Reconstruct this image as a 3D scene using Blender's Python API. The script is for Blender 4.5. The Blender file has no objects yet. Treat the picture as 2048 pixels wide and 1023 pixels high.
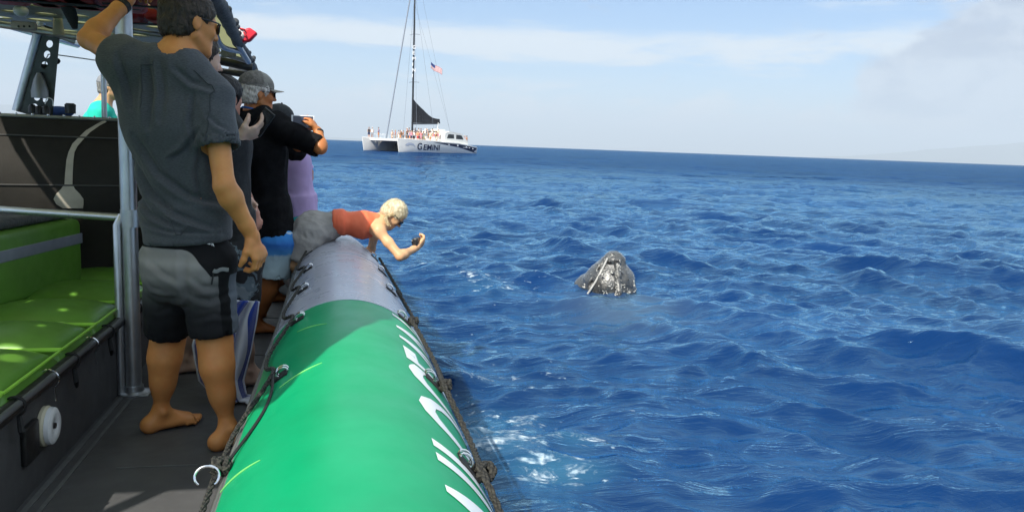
import bpy, bmesh, math, random
import numpy as np
from mathutils import Vector, Matrix
random.seed(7); np.random.seed(7)
S = bpy.context.scene
COL = S.collection
R_ = math.radians

# ------------------------------------------------------------------ camera
FPX, PW, PH = 1607.0, 2048.0, 1023.0
ZC = 1.5                                  # eye height above the water
DECK = 0.28
YAW, PITCH, ROLL = 12.1, 7.75, 2.12
cam_d = bpy.data.cameras.new('camera'); cam = bpy.data.objects.new('camera', cam_d); COL.objects.link(cam)
cam_d.sensor_width = 36; cam_d.lens = 36 * FPX / PW; cam_d.clip_end = 60000; cam_d.clip_start = 0.05
cam.matrix_world = Matrix.Translation((0, 0, ZC)) @ Matrix.Rotation(-R_(YAW), 4, 'Z') @ Matrix.Rotation(R_(90 - PITCH), 4, 'X') @ Matrix.Rotation(R_(ROLL), 4, 'Z')
S.camera = cam
_M = np.array(cam.matrix_world.to_3x3())

# ------------------------------------------------------------------ light
SUN_HEAD, SUN_EL = 37.0, 44.0             # light travels towards +y turned to +x
S.view_settings.view_transform = 'Standard'; S.view_settings.look = 'None'
S.view_settings.gamma = 1; S.view_settings.exposure = 1.12; S.view_settings.use_curve_mapping = False
LDIR = Vector((math.sin(R_(SUN_HEAD)) * math.cos(R_(SUN_EL)), math.cos(R_(SUN_HEAD)) * math.cos(R_(SUN_EL)), -math.sin(R_(SUN_EL))))
sun_d = bpy.data.lights.new('sun', 'SUN'); sun_d.energy = 3.5; sun_d.angle = R_(0.55); sun_d.color = (1, 0.94, 0.84)
sun = bpy.data.objects.new('sun', sun_d); COL.objects.link(sun); sun.location = (-5, -7, 12)
sun.rotation_euler = LDIR.to_track_quat('-Z', 'Y').to_euler()

world = bpy.data.worlds.new('World'); S.world = world; world.use_nodes = True
def world_nodes():
    nt = world.node_tree; nt.nodes.clear(); L = nt.links.new
    def N(t, **k):
        n = nt.nodes.new(t)
        for a, b in k.items(): setattr(n, a, b)
        return n
    def math_(op, a, b=None, c=None, clamp=False):
        n = N('ShaderNodeMath', operation=op, use_clamp=clamp)
        for i, v in enumerate((a, b, c)):
            if v is None: continue
            if isinstance(v, (int, float)): n.inputs[i].default_value = v
            else: L(v, n.inputs[i])
        return n.outputs[0]
    def mix(f, a, b):
        n = N('ShaderNodeMix', data_type='RGBA')
        for s, v in ((n.inputs[0], f), (n.inputs[6], a), (n.inputs[7], b)):
            if isinstance(v, (int, float)): s.default_value = v
            elif isinstance(v, tuple): s.default_value = (*v, 1)
            else: L(v, s)
        return n.outputs[2]
    def sstep(x, lo, hi):
        n = N('ShaderNodeMapRange', interpolation_type='SMOOTHSTEP')
        L(x, n.inputs[0]); n.inputs[1].default_value = lo; n.inputs[2].default_value = hi
        return n.outputs[0]
    def noise(vec, scale, detail=5, rough=.55, dist=0.0):
        n = N('ShaderNodeTexNoise'); L(vec, n.inputs['Vector'])
        n.inputs['Scale'].default_value = scale; n.inputs['Detail'].default_value = detail
        n.inputs['Roughness'].default_value = rough; n.inputs['Distortion'].default_value = dist
        return n.outputs[0]
    tc = N('ShaderNodeTexCoord')
    sep = N('ShaderNodeSeparateXYZ'); L(tc.outputs['Generated'], sep.inputs[0])
    x, y, z = sep.outputs
    sky = N('ShaderNodeTexSky', sky_type='NISHITA', sun_disc=False)
    sky.sun_elevation = R_(SUN_EL); sky.sun_rotation = R_(180 + SUN_HEAD); sky.air_density = 1.0; sky.dust_density = 0.4; sky.ozone_density = 2.2
    base = N('ShaderNodeVectorMath', operation='MULTIPLY'); L(sky.outputs[0], base.inputs[0]); base.inputs[1].default_value = (.36, .49, .62)
    zc = math_('MAXIMUM', z, 0.0)
    # pale sea haze low down
    hz = math_('POWER', 2.718, math_('MULTIPLY', zc, -19.0))
    c0 = mix(math_('MULTIPLY', hz, 0.80), base.outputs[0], (3.45, 3.95, 4.3))
    # azimuth / elevation coordinates for the low cloud
    az = math_('ARCTAN2', x, y)
    el = math_('ARCSINE', z)
    cv = N('ShaderNodeCombineXYZ'); L(math_('MULTIPLY', az, 1.0), cv.inputs[0]); L(math_('MULTIPLY', el, 1.0), cv.inputs[1])
    def stretch(sx, sy, ox=0, rot=0):
        m = N('ShaderNodeMapping'); L(cv.outputs[0], m.inputs[0]); m.inputs['Scale'].default_value = (sx, sy, 1); m.inputs['Location'].default_value = (ox, 0, 0); m.inputs['Rotation'].default_value = (0, 0, rot)
        return m.outputs[0]
    # long thin streaks of high cloud
    st = noise(stretch(2.6, 17, 3.1, .05), 1.0, 9, .62, .35)
    st2 = noise(stretch(9, 60, 9.0, .05), 1.0, 7, .68, .5)
    s = math_('ADD', math_('MULTIPLY', st, .70), math_('MULTIPLY', st2, .30))
    # bands that cross the picture: two soft gaussians in elevation
    def gauss(v, c, w):
        d = math_('DIVIDE', math_('SUBTRACT', v, c), w)
        return math_('POWER', 2.718, math_('MULTIPLY', math_('MULTIPLY', d, d), -1.0))
    elw = math_('ADD', el, math_('MULTIPLY', math_('SUBTRACT', st, .5), .05))
    elw = math_('ADD', elw, math_('MULTIPLY', az, -0.004))
    b1 = gauss(elw, .122, .020); b2 = gauss(elw, .205, .018); b3 = gauss(elw, .078, .007)
    bands = math_('ADD', math_('ADD', math_('MULTIPLY', b1, .26), math_('MULTIPLY', b2, .14)), math_('MULTIPLY', b3, .10))
    m1 = sstep(math_('ADD', s, bands), .55, .74)
    fill_veil = math_('MULTIPLY', sstep(el, .17, .45), .55)          # unseen bright overcast, added above the view to fill the shade
    c0 = mix(fill_veil, c0, (6.2, 7.0, 7.2))
    c1 = mix(math_('MULTIPLY', m1, .88), c0, (4.0, 4.25, 4.4))
    # heaped grey-blue cloud low in the sky
    cn = noise(stretch(10, 17, 1.7), 1.0, 10, .62, .45)
    cn2 = noise(stretch(2.1, 3.2, 5.7), 1.0, 2, .5)
    def blob(a0, e0, wa, we): return math_('MULTIPLY', gauss(az, R_(a0), R_(wa)), gauss(el, R_(e0), R_(we)))
    bl = math_('ADD', math_('ADD', blob(38.5, 4.6, 4.2, 2.1), blob(43.5, 8.0, 4.0, 1.9)), blob(43, 3.0, 7, 1.0))
    other = math_('MULTIPLY', sstep(cn2, .50, .66), math_('MULTIPLY', gauss(el, .085, .05), .75))
    far = sstep(math_('ABSOLUTE', math_('SUBTRACT', az, R_(12))), R_(34), R_(50))
    bl = math_('ADD', math_('MINIMUM', bl, 1.0), math_('MULTIPLY', other, far))
    m2 = sstep(math_('ADD', math_('MULTIPLY', bl, .62), cn), .60, .80)
    shade = sstep(noise(stretch(11, 19, 4.4), 1.0, 7, .62, .3), .38, .62)
    c2 = mix(math_('MULTIPLY', m2, .96), c1, mix(shade, (1.95, 2.35, 3.05), (3.0, 3.35, 3.85)))
    # small bright cumulus near the horizon
    cu = noise(stretch(10, 24, 8.3), 1.0, 8, .6, .2)
    m3 = math_('MULTIPLY', sstep(math_('ADD', cu, math_('MULTIPLY', gauss(el, .042, .02), .20)), .60, .80), sstep(el, .004, .03))
    m3 = math_('MULTIPLY', m3, math_('SUBTRACT', 1.0, sstep(el, .08, .12)))
    c3 = mix(math_('MULTIPLY', m3, .70), c2, (4.2, 4.25, 4.2))
    bg = N('ShaderNodeBackground'); bg.inputs[1].default_value = 0.105
    L(c3, bg.inputs[0])
    out = N('ShaderNodeOutputWorld'); L(bg.outputs[0], out.inputs[0])
world_nodes()
S.cycles.max_bounces = 7; S.cycles.transparent_max_bounces = 8; S.cycles.caustics_reflective = False; S.cycles.caustics_refractive = False

# ------------------------------------------------------------------ helpers
def at(px, py, Y):
    """world point seen at that place of the photograph, on the plane y = Y of the boat"""
    d = _M @ np.array([(px - PW / 2) / FPX, -(py - PH / 2) / FPX, -1.0])
    return Vector((d[0] * Y / d[1], Y, ZC + d[2] * Y / d[1]))
def onz(px, py, z):
    d = _M @ np.array([(px - PW / 2) / FPX, -(py - PH / 2) / FPX, -1.0])
    k = (z - ZC) / d[2]
    return Vector((d[0] * k, d[1] * k, z))

def empty(name, loc, label, cat, group=None):
    o = bpy.data.objects.new(name, None); COL.objects.link(o); o.location = loc; o.empty_display_size = .1
    tag(o, label, cat, group); return o
def tag(o, label=None, cat=None, group=None, kind=None):
    if label: o['label'] = label
    if cat: o['category'] = cat
    if group: o['group'] = group
    if kind: o['kind'] = kind
    return o
_origin = {}
def world_loc(o):
    v = Vector((0, 0, 0))
    while o is not None: v += o.location; o = o.parent
    return v
def link_mesh(name, me, mat, parent=None, smooth=True, org=None):
    """me holds world coordinates; they are re-based on the parent (or on org)"""
    base = world_loc(parent) if parent is not None else Vector(org or (0, 0, 0))
    if base.length > 0: me.transform(Matrix.Translation(-base))
    mats = mat if isinstance(mat, (list, tuple)) else [mat]
    for m in mats: me.materials.append(m)
    if smooth: me.polygons.foreach_set('use_smooth', [True] * len(me.polygons))
    o = bpy.data.objects.new(name, me); COL.objects.link(o)
    if parent is not None: o.parent = parent
    else: o.location = base
    me.update(); return o
class MB:
    """collects simple shapes into one mesh"""
    def __init__(s): s.v = []; s.f = []; s.mi = []
    def add(s, v, f, mi=0):
        o = len(s.v); s.v += [tuple(p) for p in v]; s.f += [tuple(i + o for i in q) for q in f]; s.mi += [mi] * len(f); return s
    def box(s, a, b, mi=0, M=None, bev=0.0):
        x0, y0, z0 = a; x1, y1, z1 = b
        if bev > 0:
            bm = bmesh.new(); bmesh.ops.create_cube(bm, size=1)
            for v in bm.verts: v.co = Vector(((x0 + x1) / 2 + v.co.x * (x1 - x0), (y0 + y1) / 2 + v.co.y * (y1 - y0), (z0 + z1) / 2 + v.co.z * (z1 - z0)))
            bmesh.ops.bevel(bm, geom=bm.edges[:], offset=bev, segments=3, affect='EDGES', profile=.5)
            bm.verts.ensure_lookup_table(); V = [v.co.copy() for v in bm.verts]; F = [[v.index for v in f.verts] for f in bm.faces]; bm.free()
        else:
            V = [Vector(p) for p in ((x0, y0, z0), (x1, y0, z0), (x1, y1, z0), (x0, y1, z0), (x0, y0, z1), (x1, y0, z1), (x1, y1, z1), (x0, y1, z1))]
            F = [(0, 3, 2, 1), (4, 5, 6, 7), (0, 1, 5, 4), (1, 2, 6, 5), (2, 3, 7, 6), (3, 0, 4, 7)]
        if M is not None: V = [M @ v for v in V]
        return s.add(V, F, mi)
    def tube(s, pts, r, n=10, mi=0, caps=True, flat=1.0, up=None, closed=False):
        pts = [Vector(p) for p in pts]; m = len(pts); rr = r if isinstance(r, (list, tuple)) else [r] * m
        V = []; F = []; ref = Vector(up) if up is not None else None
        prev = None
        for i, p in enumerate(pts):
            if closed: t = pts[(i + 1) % m] - pts[i - 1]
            else: t = pts[min(i + 1, m - 1)] - pts[max(i - 1, 0)]
            if t.length < 1e-9: t = Vector((0, 0, 1))
            t.normalize()
            if prev is None:
                a = ref if ref is not None else (Vector((0, 0, 1)) if abs(t.z) < .9 else Vector((1, 0, 0)))
                u = (a - t * a.dot(t)).normalized()
            else:
                u = prev - t * prev.dot(t)
                u = u.normalized() if u.length > 1e-6 else prev
            prev = u; w = t.cross(u)
            for k in range(n):
                a = 2 * math.pi * k / n
                V.append(p + u * math.cos(a) * rr[i] * flat + w * math.sin(a) * rr[i])
        M = m if closed else m - 1
        for i in range(M):
            j = (i + 1) % m
            for k in range(n):
                F.append((i * n + k, i * n + (k + 1) % n, j * n + (k + 1) % n, j * n + k))
        if caps and not closed: F.append(tuple(range(n - 1, -1, -1))); F.append(tuple((m - 1) * n + k for k in range(n)))
        return s.add(V, F, mi)
    def lathe(s, prof, n=20, M=None, mi=0):
        V = []; F = []
        for (r, z) in prof:
            for k in range(n):
                a = 2 * math.pi * k / n; V.append(Vector((r * math.cos(a), r * math.sin(a), z)))
        for i in range(len(prof) - 1):
            for k in range(n): F.append((i * n + k, i * n + (k + 1) % n, (i + 1) * n + (k + 1) % n, (i + 1) * n + k))
        F.append(tuple(range(n - 1, -1, -1))); F.append(tuple((len(prof) - 1) * n + k for k in range(n)))
        if M is not None: V = [M @ v for v in V]
        return s.add(V, F, mi)
    def ball(s, c, r, n=12, m=8, mi=0, M=None):
        rx, ry, rz = r if isinstance(r, (tuple, list)) else (r, r, r)
        V = []; F = []; c = Vector(c)
        for i in range(m + 1):
            th = math.pi * i / m
            for k in range(n):
                a = 2 * math.pi * k / n; v = Vector((rx * math.sin(th) * math.cos(a), ry * math.sin(th) * math.sin(a), rz * math.cos(th)))
                V.append((M @ v if M is not None else v) + c)
        for i in range(m):
            for k in range(n): F.append((i * n + k, (i + 1) * n + k, (i + 1) * n + (k + 1) % n, i * n + (k + 1) % n))
        return s.add(V, F, mi)
    def mesh(s, name):
        me = bpy.data.meshes.new(name); me.from_pydata([tuple(v) for v in s.v], [], s.f)
        if any(s.mi): me.polygons.foreach_set('material_index', s.mi)
        me.validate(); return me
    def build(s, name, mat, parent=None, smooth=True, org=None):
        o = link_mesh(name, s.mesh(name), mat, parent, smooth, org)
        if smooth:
            try:
                me = o.data; bm = bmesh.new(); bm.from_mesh(me)
                for e in bm.edges:
                    if len(e.link_faces) == 2 and e.calc_face_angle(0) > R_(42): e.smooth = False
                bm.to_mesh(me); bm.free()
            except Exception: pass
        return o
def np_mesh(name, V, F):
    V = np.asarray(V, np.float32); F = np.asarray(F, np.int32)
    me = bpy.data.meshes.new(name); me.vertices.add(len(V)); me.vertices.foreach_set('co', V.ravel())
    k = F.shape[1]; me.loops.add(F.size); me.loops.foreach_set('vertex_index', F.ravel())
    me.polygons.add(len(F)); me.polygons.foreach_set('loop_start', np.arange(0, F.size, k, dtype=np.int32))
    try: me.polygons.foreach_set('loop_total', np.full(len(F), k, np.int32))
    except Exception: pass
    me.update(calc_edges=True); me.validate(); return me
def smooth_path(pts, n=8):
    P = [Vector(p) for p in pts]; out = []
    for i in range(len(P) - 1):
        p0 = P[max(i - 1, 0)]; p1 = P[i]; p2 = P[i + 1]; p3 = P[min(i + 2, len(P) - 1)]
        for k in range(n):
            t = k / n
            out.append(0.5 * ((2 * p1) + (p2 - p0) * t + (2 * p0 - 5 * p1 + 4 * p2 - p3) * t * t + (-p0 + 3 * p1 - 3 * p2 + p3) * t ** 3))
    out.append(P[-1]); return out

# ------------------------------------------------------------------ materials
class MT:
    def __init__(s, name):
        s.m = bpy.data.materials.new(name); s.m.use_nodes = True; s.nt = s.m.node_tree
        s.b = s.nt.nodes['Principled BSDF']; s.tc = None
    def N(s, t, **k):
        n = s.nt.nodes.new(t)
        for a, b in k.items(): setattr(n, a, b)
        return n
    def L(s, a, b): s.nt.links.new(a, b)
    def obj(s):
        if s.tc is None: s.tc = s.N('ShaderNodeTexCoord')
        return s.tc.outputs['Object']
    def noise(s, scale, detail=4, rough=.55, stretch=None, dist=0, rot=None):
        n = s.N('ShaderNodeTexNoise'); v = s.obj()
        if stretch or rot:
            m = s.N('ShaderNodeMapping'); s.L(v, m.inputs[0]); m.inputs['Scale'].default_value = stretch or (1, 1, 1); v = m.outputs[0]
            if rot: m.inputs['Rotation'].default_value = rot
        s.L(v, n.inputs['Vector']); n.inputs['Scale'].default_value = scale; n.inputs['Detail'].default_value = detail
        n.inputs['Roughness'].default_value = rough; n.inputs['Distortion'].default_value = dist
        return n.outputs[0]
    def math(s, op, a, b=None, clamp=False):
        n = s.N('ShaderNodeMath', operation=op, use_clamp=clamp)
        for i, v in enumerate((a, b)):
            if v is None: continue
            if isinstance(v, (int, float)): n.inputs[i].default_value = v
            else: s.L(v, n.inputs[i])
        return n.outputs[0]
    def ramp(s, f, stops):
        r = s.N('ShaderNodeValToRGB'); s.L(f, r.inputs[0]); e = r.color_ramp.elements
        while len(e) < len(stops): e.new(.5)
        for i, (p, c) in enumerate(stops): e[i].position = p; e[i].color = (*c, 1) if not isinstance(c, (int, float)) else (c, c, c, 1)
        return r.outputs[0]
    def mix(s, f, a, b, bt='MIX'):
        n = s.N('ShaderNodeMix', data_type='RGBA', blend_type=bt)
        for q, v in ((n.inputs[0], f), (n.inputs[6], a), (n.inputs[7], b)):
            if isinstance(v, (int, float)): q.default_value = v
            elif isinstance(v, tuple): q.default_value = (*v, 1)
            else: s.L(v, q)
        return n.outputs[2]
    def maprange(s, v, lo, hi, a=0, b=1, smooth=False):
        n = s.N('ShaderNodeMapRange'); s.L(v, n.inputs[0])
        if smooth: n.interpolation_type = 'SMOOTHSTEP'
        for i, q in enumerate((lo, hi, a, b)): n.inputs[i + 1].default_value = q
        return n.outputs[0]
    def sep(s, v=None):
        n = s.N('ShaderNodeSeparateXYZ'); s.L(v or s.obj(), n.inputs[0]); return n.outputs
    def set(s, color=None, rough=None, metal=None, spec=None, **k):
        for key, v in (('Base Color', color), ('Roughness', rough), ('Metallic', metal), ('Specular IOR Level', spec)):
            if v is None: continue
            i = s.b.inputs[key]
            if isinstance(v, tuple): i.default_value = (*v, 1)
            elif isinstance(v, (int, float)): i.default_value = v
            else: s.L(v, i)
        for key, v in k.items(): s.b.inputs[key.replace('_', ' ')].default_value = v
        return s
    def bump(s, h, strength=.3, dist=.01, prev=None):
        n = s.N('ShaderNodeBump'); s.L(h, n.inputs['Height']); n.inputs['Strength'].default_value = strength; n.inputs['Distance'].default_value = dist
        if prev is not None: s.L(prev, n.inputs['Normal'])
        s.L(n.outputs[0], s.b.inputs['Normal']); return n.outputs[0]
def simple(name, col, rough=.5, metal=0, var=.12, nscale=9, bump=0, bscale=60, bdist=.004, spec=.5, fine=0):
    t = MT(name); n = t.noise(nscale, 5, .6)
    dark = tuple(c * (1 - var) for c in col); lite = tuple(min(1, c * (1 + var)) for c in col)
    c = t.ramp(n, [(.3, dark), (.7, lite)])
    if fine:
        c = t.mix(fine, c, t.ramp(t.noise(bscale * 3, 2, .6), [(.3, tuple(q * .5 for q in col)), (.7, tuple(min(1, q * 1.5) for q in col))]))
    t.set(c, t.maprange(t.noise(nscale * 2.3, 4), .3, .7, max(0, rough - .08), min(1, rough + .08)), metal, spec)
    if bump: t.bump(t.noise(bscale, 4), bump, bdist)
    return t.m
# ------------------------------------------------------------------ the sea: four wave bands, summed on a sheet that reaches the horizon
def wave_tile(L, N, lo, hi, rms, wind, spread, seed):
    rng = np.random.RandomState(seed)
    k = 2 * np.pi * np.fft.fftfreq(N, L / N); kx, ky = np.meshgrid(k, k, indexing='ij'); kk = np.hypot(kx, ky); kk[0, 0] = 1
    lam = 2 * np.pi / kk
    band = np.exp(-(np.log(lam / math.sqrt(lo * hi)) / (0.5 * math.log(hi / lo))) ** 4)
    cosw = (kx * wind[0] + ky * wind[1]) / kk
    d = np.where(cosw > 0, np.abs(cosw) ** spread, 0.12 * np.abs(cosw) ** spread) + 0.03
    A = kk ** -1.9 * np.sqrt(d) * band; A[0, 0] = 0
    h = A * (rng.randn(N, N) + 1j * rng.randn(N, N))
    H = np.fft.ifft2(h).real; s = rms / H.std(); h = h * s
    return L, N, np.fft.ifft2(h).real, np.fft.ifft2(1j * kx / kk * h).real, np.fft.ifft2(1j * ky / kk * h).real
def sample(T, x, y, rot):
    L, N, H, DX, DY = T; c, s = math.cos(rot), math.sin(rot)
    u = ((x * c + y * s) / L * N) % N; v = ((-x * s + y * c) / L * N) % N
    i = np.floor(u).astype(int); j = np.floor(v).astype(int); fu = u - i; fv = v - j; i %= N; j %= N; i2 = (i + 1) % N; j2 = (j + 1) % N
    def g(A): return (A[i, j] * (1 - fu) + A[i2, j] * fu) * (1 - fv) + (A[i, j2] * (1 - fu) + A[i2, j2] * fu) * fv
    hx, hy = g(DX), g(DY)
    return g(H), hx * c - hy * s, hx * s + hy * c
WIND = np.array([-0.42, -0.91])
TILES = [(wave_tile(97, 256, 6, 30, .050, WIND, 4, 1), 0.0, 6.0), (wave_tile(41, 256, 1.5, 6, .038, WIND, 4.0, 2), 0.35, 1.7),
         (wave_tile(15.7, 384, .45, 1.7, .030, WIND, 2.8, 3), -0.3, .5), (wave_tile(5.3, 384, .12, .5, .0082, WIND, 2.4, 4), 0.6, .14)]
def sea_height(x, y):
    x = np.atleast_1d(np.asarray(x, float)); y = np.atleast_1d(np.asarray(y, float))
    return sum(sample(T, x, y, r)[0] for T, r, w in TILES[:3])
def build_sea():
    rs = [1.2]
    while rs[-1] < 47000:
        r = rs[-1]; q = .0052 if r < 7 else min(.0052 * (r / 7) ** .62, .05); rs.append(r * (1 + q))
    rs = np.array(rs)
    a1 = np.radians(np.linspace(-30, 58, 980)); a2 = np.radians(np.linspace(58, 330, 150))[1:-1]
    an = np.concatenate([a1, a2]); nA = len(an); nR = len(rs)
    Rr, Aa = np.meshgrid(rs, an, indexing='ij'); X = Rr * np.sin(Aa); Y = Rr * np.cos(Aa)
    sp = np.gradient(rs)[:, None] * np.ones_like(X)
    Z = np.zeros_like(X); dX = np.zeros_like(X); dY = np.zeros_like(X)
    gust = .75 + .5 * np.clip(.5 + .5 * np.sin(X * .11 + 1.3 * np.sin(Y * .07)) * np.sin(Y * .09 + .8), 0, 1)
    for T, rot, wl in TILES:
        h, hx, hy = sample(T, X.ravel(), Y.ravel(), rot)
        k = np.clip(3.8 - 2.0 * sp / wl, 0, 1) * (np.clip((60000 - Rr) / 20000, 0, 1))
        if wl > 3: k = np.maximum(k, np.clip(1.6 - Rr / 3000, 0, 1))
        if wl < 2: k = k * gust
        Z += h.reshape(X.shape) * k; dX += hx.reshape(X.shape) * k * .62; dY += hy.reshape(X.shape) * k * .62
    # a little calmer against the hull
    V = np.stack([X + dX, Y + dY, Z], -1).reshape(-1, 3)
    c = len(V); V = np.vstack([V, [[0, 0, 0]]])
    i = np.arange(nR - 1)[:, None]; j = np.arange(nA)[None, :]; j2 = (j + 1) % nA
    F = np.stack([i * nA + j, i * nA + j2, (i + 1) * nA + j2, (i + 1) * nA + j], -1).reshape(-1, 4)
    me = np_mesh('sea', V, F)
    me.polygons.foreach_set('use_smooth', np.ones(len(F), bool))
    # foam left by the hull, and the pale-grey place where the whale's body lies just under the surface
    x, y = V[:, 0], V[:, 1]
    foam = np.zeros(len(V))
    for cx, cy, sx, sy, w in FOAM:
        foam = np.maximum(foam, w * np.exp(-((x - cx) / sx) ** 2 - ((y - cy) / sy) ** 2))
    wh = np.exp(-((x - 2.62) / .55) ** 2 - ((y - 7.05) / .75) ** 2)
    at_ = me.attributes.new('foam', 'FLOAT', 'POINT'); at_.data.foreach_set('value', foam.astype(np.float32))
    at_ = me.attributes.new('shallow', 'FLOAT', 'POINT'); at_.data.foreach_set('value', wh.astype(np.float32))
    return me
FOAM = [(.93, 3.25, .36, .22, .88), (.74, 3.75, .34, .55, .92), (1.12, 3.75, .25, .35, .85), (.86, 4.2, .45, .40, .78), (.80, 3.0, .25, .5, .5), (1.5, 4.3, .4, .25, .42),
        (1.0, 4.9, .6, .6, .46), (1.5, 8.3, .75, .8, .60), (.9, 8.9, .8, .8, .40), (2.1, 7.6, .6, .6, .40), (.8, 6.3, .5, .9, .38), (1.9, 5.6, .5, .5, .30), (3.25, 7.75, .35, .35, .35)]
def sea_material():
    t = MT('sea_water')
    geo = t.N('ShaderNodeNewGeometry')
    def nz(scale, detail, stretch, rot, rough=.55, dist=0):
        m = t.N('ShaderNodeMapping'); t.L(geo.outputs['Position'], m.inputs[0]); m.inputs['Scale'].default_value = stretch; m.inputs['Rotation'].default_value = rot
        n = t.N('ShaderNodeTexNoise'); t.L(m.outputs[0], n.inputs['Vector']); n.inputs['Scale'].default_value = scale; n.inputs['Detail'].default_value = detail; n.inputs['Roughness'].default_value = rough; n.inputs['Distortion'].default_value = dist
        return n.outputs[0]
    r1 = nz(9, 6, (.45, 1.2, 1), (0, 0, .45), .62, .4)
    r2 = nz(.9, 7, (.4, 1.3, 1), (0, 0, .45), .65, .3)
    r3 = nz(3.1, 6, (.3, 1.5, 1), (0, 0, .5), .6, .6)
    big = nz(.22, 3, (.5, 1, 1), (0, 0, .2))
    colr = t.ramp(big, [(.35, (.0002, .014, .068)), (.65, (.0006, .024, .108))])
    a = t.N('ShaderNodeAttribute', attribute_name='foam'); sh = t.N('ShaderNodeAttribute', attribute_name='shallow')
    aerated = t.maprange(t.math('ADD', a.outputs['Fac'], t.math('MULTIPLY', t.math('SUBTRACT', r2, .5), 1.0)), .25, 1.1, 0, .40, True)
    colr = t.mix(aerated, colr, (.05, .20, .30))
    colr = t.mix(t.math('MULTIPLY', sh.outputs['Fac'], .55), colr, (.075, .115, .155))
    colr0 = colr
    # foam: torn lace and single bubbles
    f1 = nz(7.5, 10, (.8, 1.25, 1), (0, 0, .3), .68, .6)
    vo = t.N('ShaderNodeTexVoronoi'); t.L(geo.outputs['Position'], vo.inputs['Vector']); vo.inputs['Scale'].default_value = 13
    m = t.maprange(t.math('ADD', f1, t.math('MULTIPLY', a.outputs['Fac'], .30)), .69, .80, 0, 1, True)
    bub = t.math('MULTIPLY', t.maprange(vo.outputs['Distance'], .10, .17, 1, 0), t.maprange(t.math('ADD', t.math('MULTIPLY', a.outputs['Fac'], .45), nz(3.1, 2, (1, 1, 1), (0, 0, 0))), .68, .76))
    m = t.math('MULTIPLY', t.math('MAXIMUM', m, t.math('MULTIPLY', bub, .75)), t.maprange(nz(24, 5, (1, 1, 1), (0, 0, 0)), .35, .58, .25, .98))
    m = t.math('MULTIPLY', m, t.maprange(a.outputs['Fac'], .04, .2, 0, 1, True))
    colr = t.mix(m, colr, t.ramp(nz(16, 4, (1, 1, 1), (0, 0, 0)), [(.35, (.22, .34, .44)), (.65, (.52, .60, .66))]))
    ln = t.N('ShaderNodeVectorMath', operation='LENGTH'); t.L(geo.outputs['Position'], ln.inputs[0])
    rr = t.maprange(ln.outputs['Value'], 15, 400, .045, .20)      # ripples too small to see act as roughness far out
    rough = t.mix(m, rr, (.55, .55, .55))
    t.L(colr, t.b.inputs['Base Color']); t.L(rough, t.b.inputs['Roughness'])
    t.b.inputs['IOR'].default_value = 1.33; t.b.inputs['Specular IOR Level'].default_value = .5; t.b.inputs['Specular Tint'].default_value = (.66, .90, 1, 1)
    b = t.bump(r1, .60, .016)
    b = t.bump(r3, .9, .050, b)
    b = t.bump(m, .4, .01, b)
    # slopes of the chop that the sheet is too coarse to carry far out
    def slopes(scale, stretch, detail):
        mp = t.N('ShaderNodeMapping'); t.L(geo.outputs['Position'], mp.inputs[0]); mp.inputs['Scale'].default_value = stretch; mp.inputs['Rotation'].default_value = (0, 0, .42)
        n = t.N('ShaderNodeTexNoise'); t.L(mp.outputs[0], n.inputs['Vector']); n.inputs['Scale'].default_value = scale; n.inputs['Detail'].default_value = detail; n.inputs['Roughness'].default_value = .7
        v = t.N('ShaderNodeVectorMath', operation='SUBTRACT'); t.L(n.outputs['Color'], v.inputs[0]); v.inputs[1].default_value = (.5, .5, .5)
        v2 = t.N('ShaderNodeVectorMath', operation='MULTIPLY'); t.L(v.outputs[0], v2.inputs[0]); v2.inputs[1].default_value = (1, 1, 0); return v2.outputs[0]
    def vop(op, a, b_):
        v = t.N('ShaderNodeVectorMath', operation=op); t.L(a, v.inputs[0])
        if b_ is not None: t.L(b_, v.inputs[3 if op == 'SCALE' else 1])
        return v.outputs[0]
    k1 = t.maprange(ln.outputs['Value'], 6, 70, .10, 1.25); k2 = t.maprange(ln.outputs['Value'], 3, 25, .16, .55)
    nn = vop('ADD', b, vop('SCALE', slopes(.55, (.35, 1.2, 1), 6), k1)); nn = vop('ADD', nn, vop('SCALE', slopes(4.5, (.4, 1.3, 1), 5), k2)); nn = vop('ADD', nn, vop('SCALE', slopes(.05, (.25, 1.6, 1), 6), t.maprange(ln.outputs['Value'], 60, 500, 0, 1.1))); nn = vop('NORMALIZE', nn, None)
    t.L(nn, t.b.inputs['Normal'])
    # body colour below, mirror of the sky above; a rough sea mirrors less at grazing angles than a flat sheet would
    out = [n for n in t.nt.nodes if n.type == 'OUTPUT_MATERIAL'][0]
    df = t.N('ShaderNodeBsdfDiffuse'); t.L(colr0, df.inputs[0]); t.L(nn, df.inputs['Normal'])
    gl = t.N('ShaderNodeBsdfGlossy'); gl.inputs[0].default_value = (.50, .82, 1, 1); t.L(rr, gl.inputs['Roughness']); t.L(nn, gl.inputs['Normal'])
    fr = t.N('ShaderNodeFresnel'); fr.inputs[0].default_value = 1.34; t.L(nn, fr.inputs['Normal'])
    f = t.math('MULTIPLY', t.math('MULTIPLY', fr.outputs[0], 1.5, True), t.maprange(ln.outputs['Value'], 6, 70, .95, .30))
    w = t.N('ShaderNodeMixShader'); t.L(f, w.inputs[0]); t.L(df.outputs[0], w.inputs[1]); t.L(gl.outputs[0], w.inputs[2])
    t.b.inputs['Roughness'].default_value = .55
    for l in list(t.b.inputs['Roughness'].links): t.nt.links.remove(l)
    mx = t.N('ShaderNodeMixShader'); t.L(m, mx.inputs[0]); t.L(w.outputs[0], mx.inputs[1]); t.L(t.b.outputs[0], mx.inputs[2]); t.L(mx.outputs[0], out.inputs[0])
    return t.m
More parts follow.
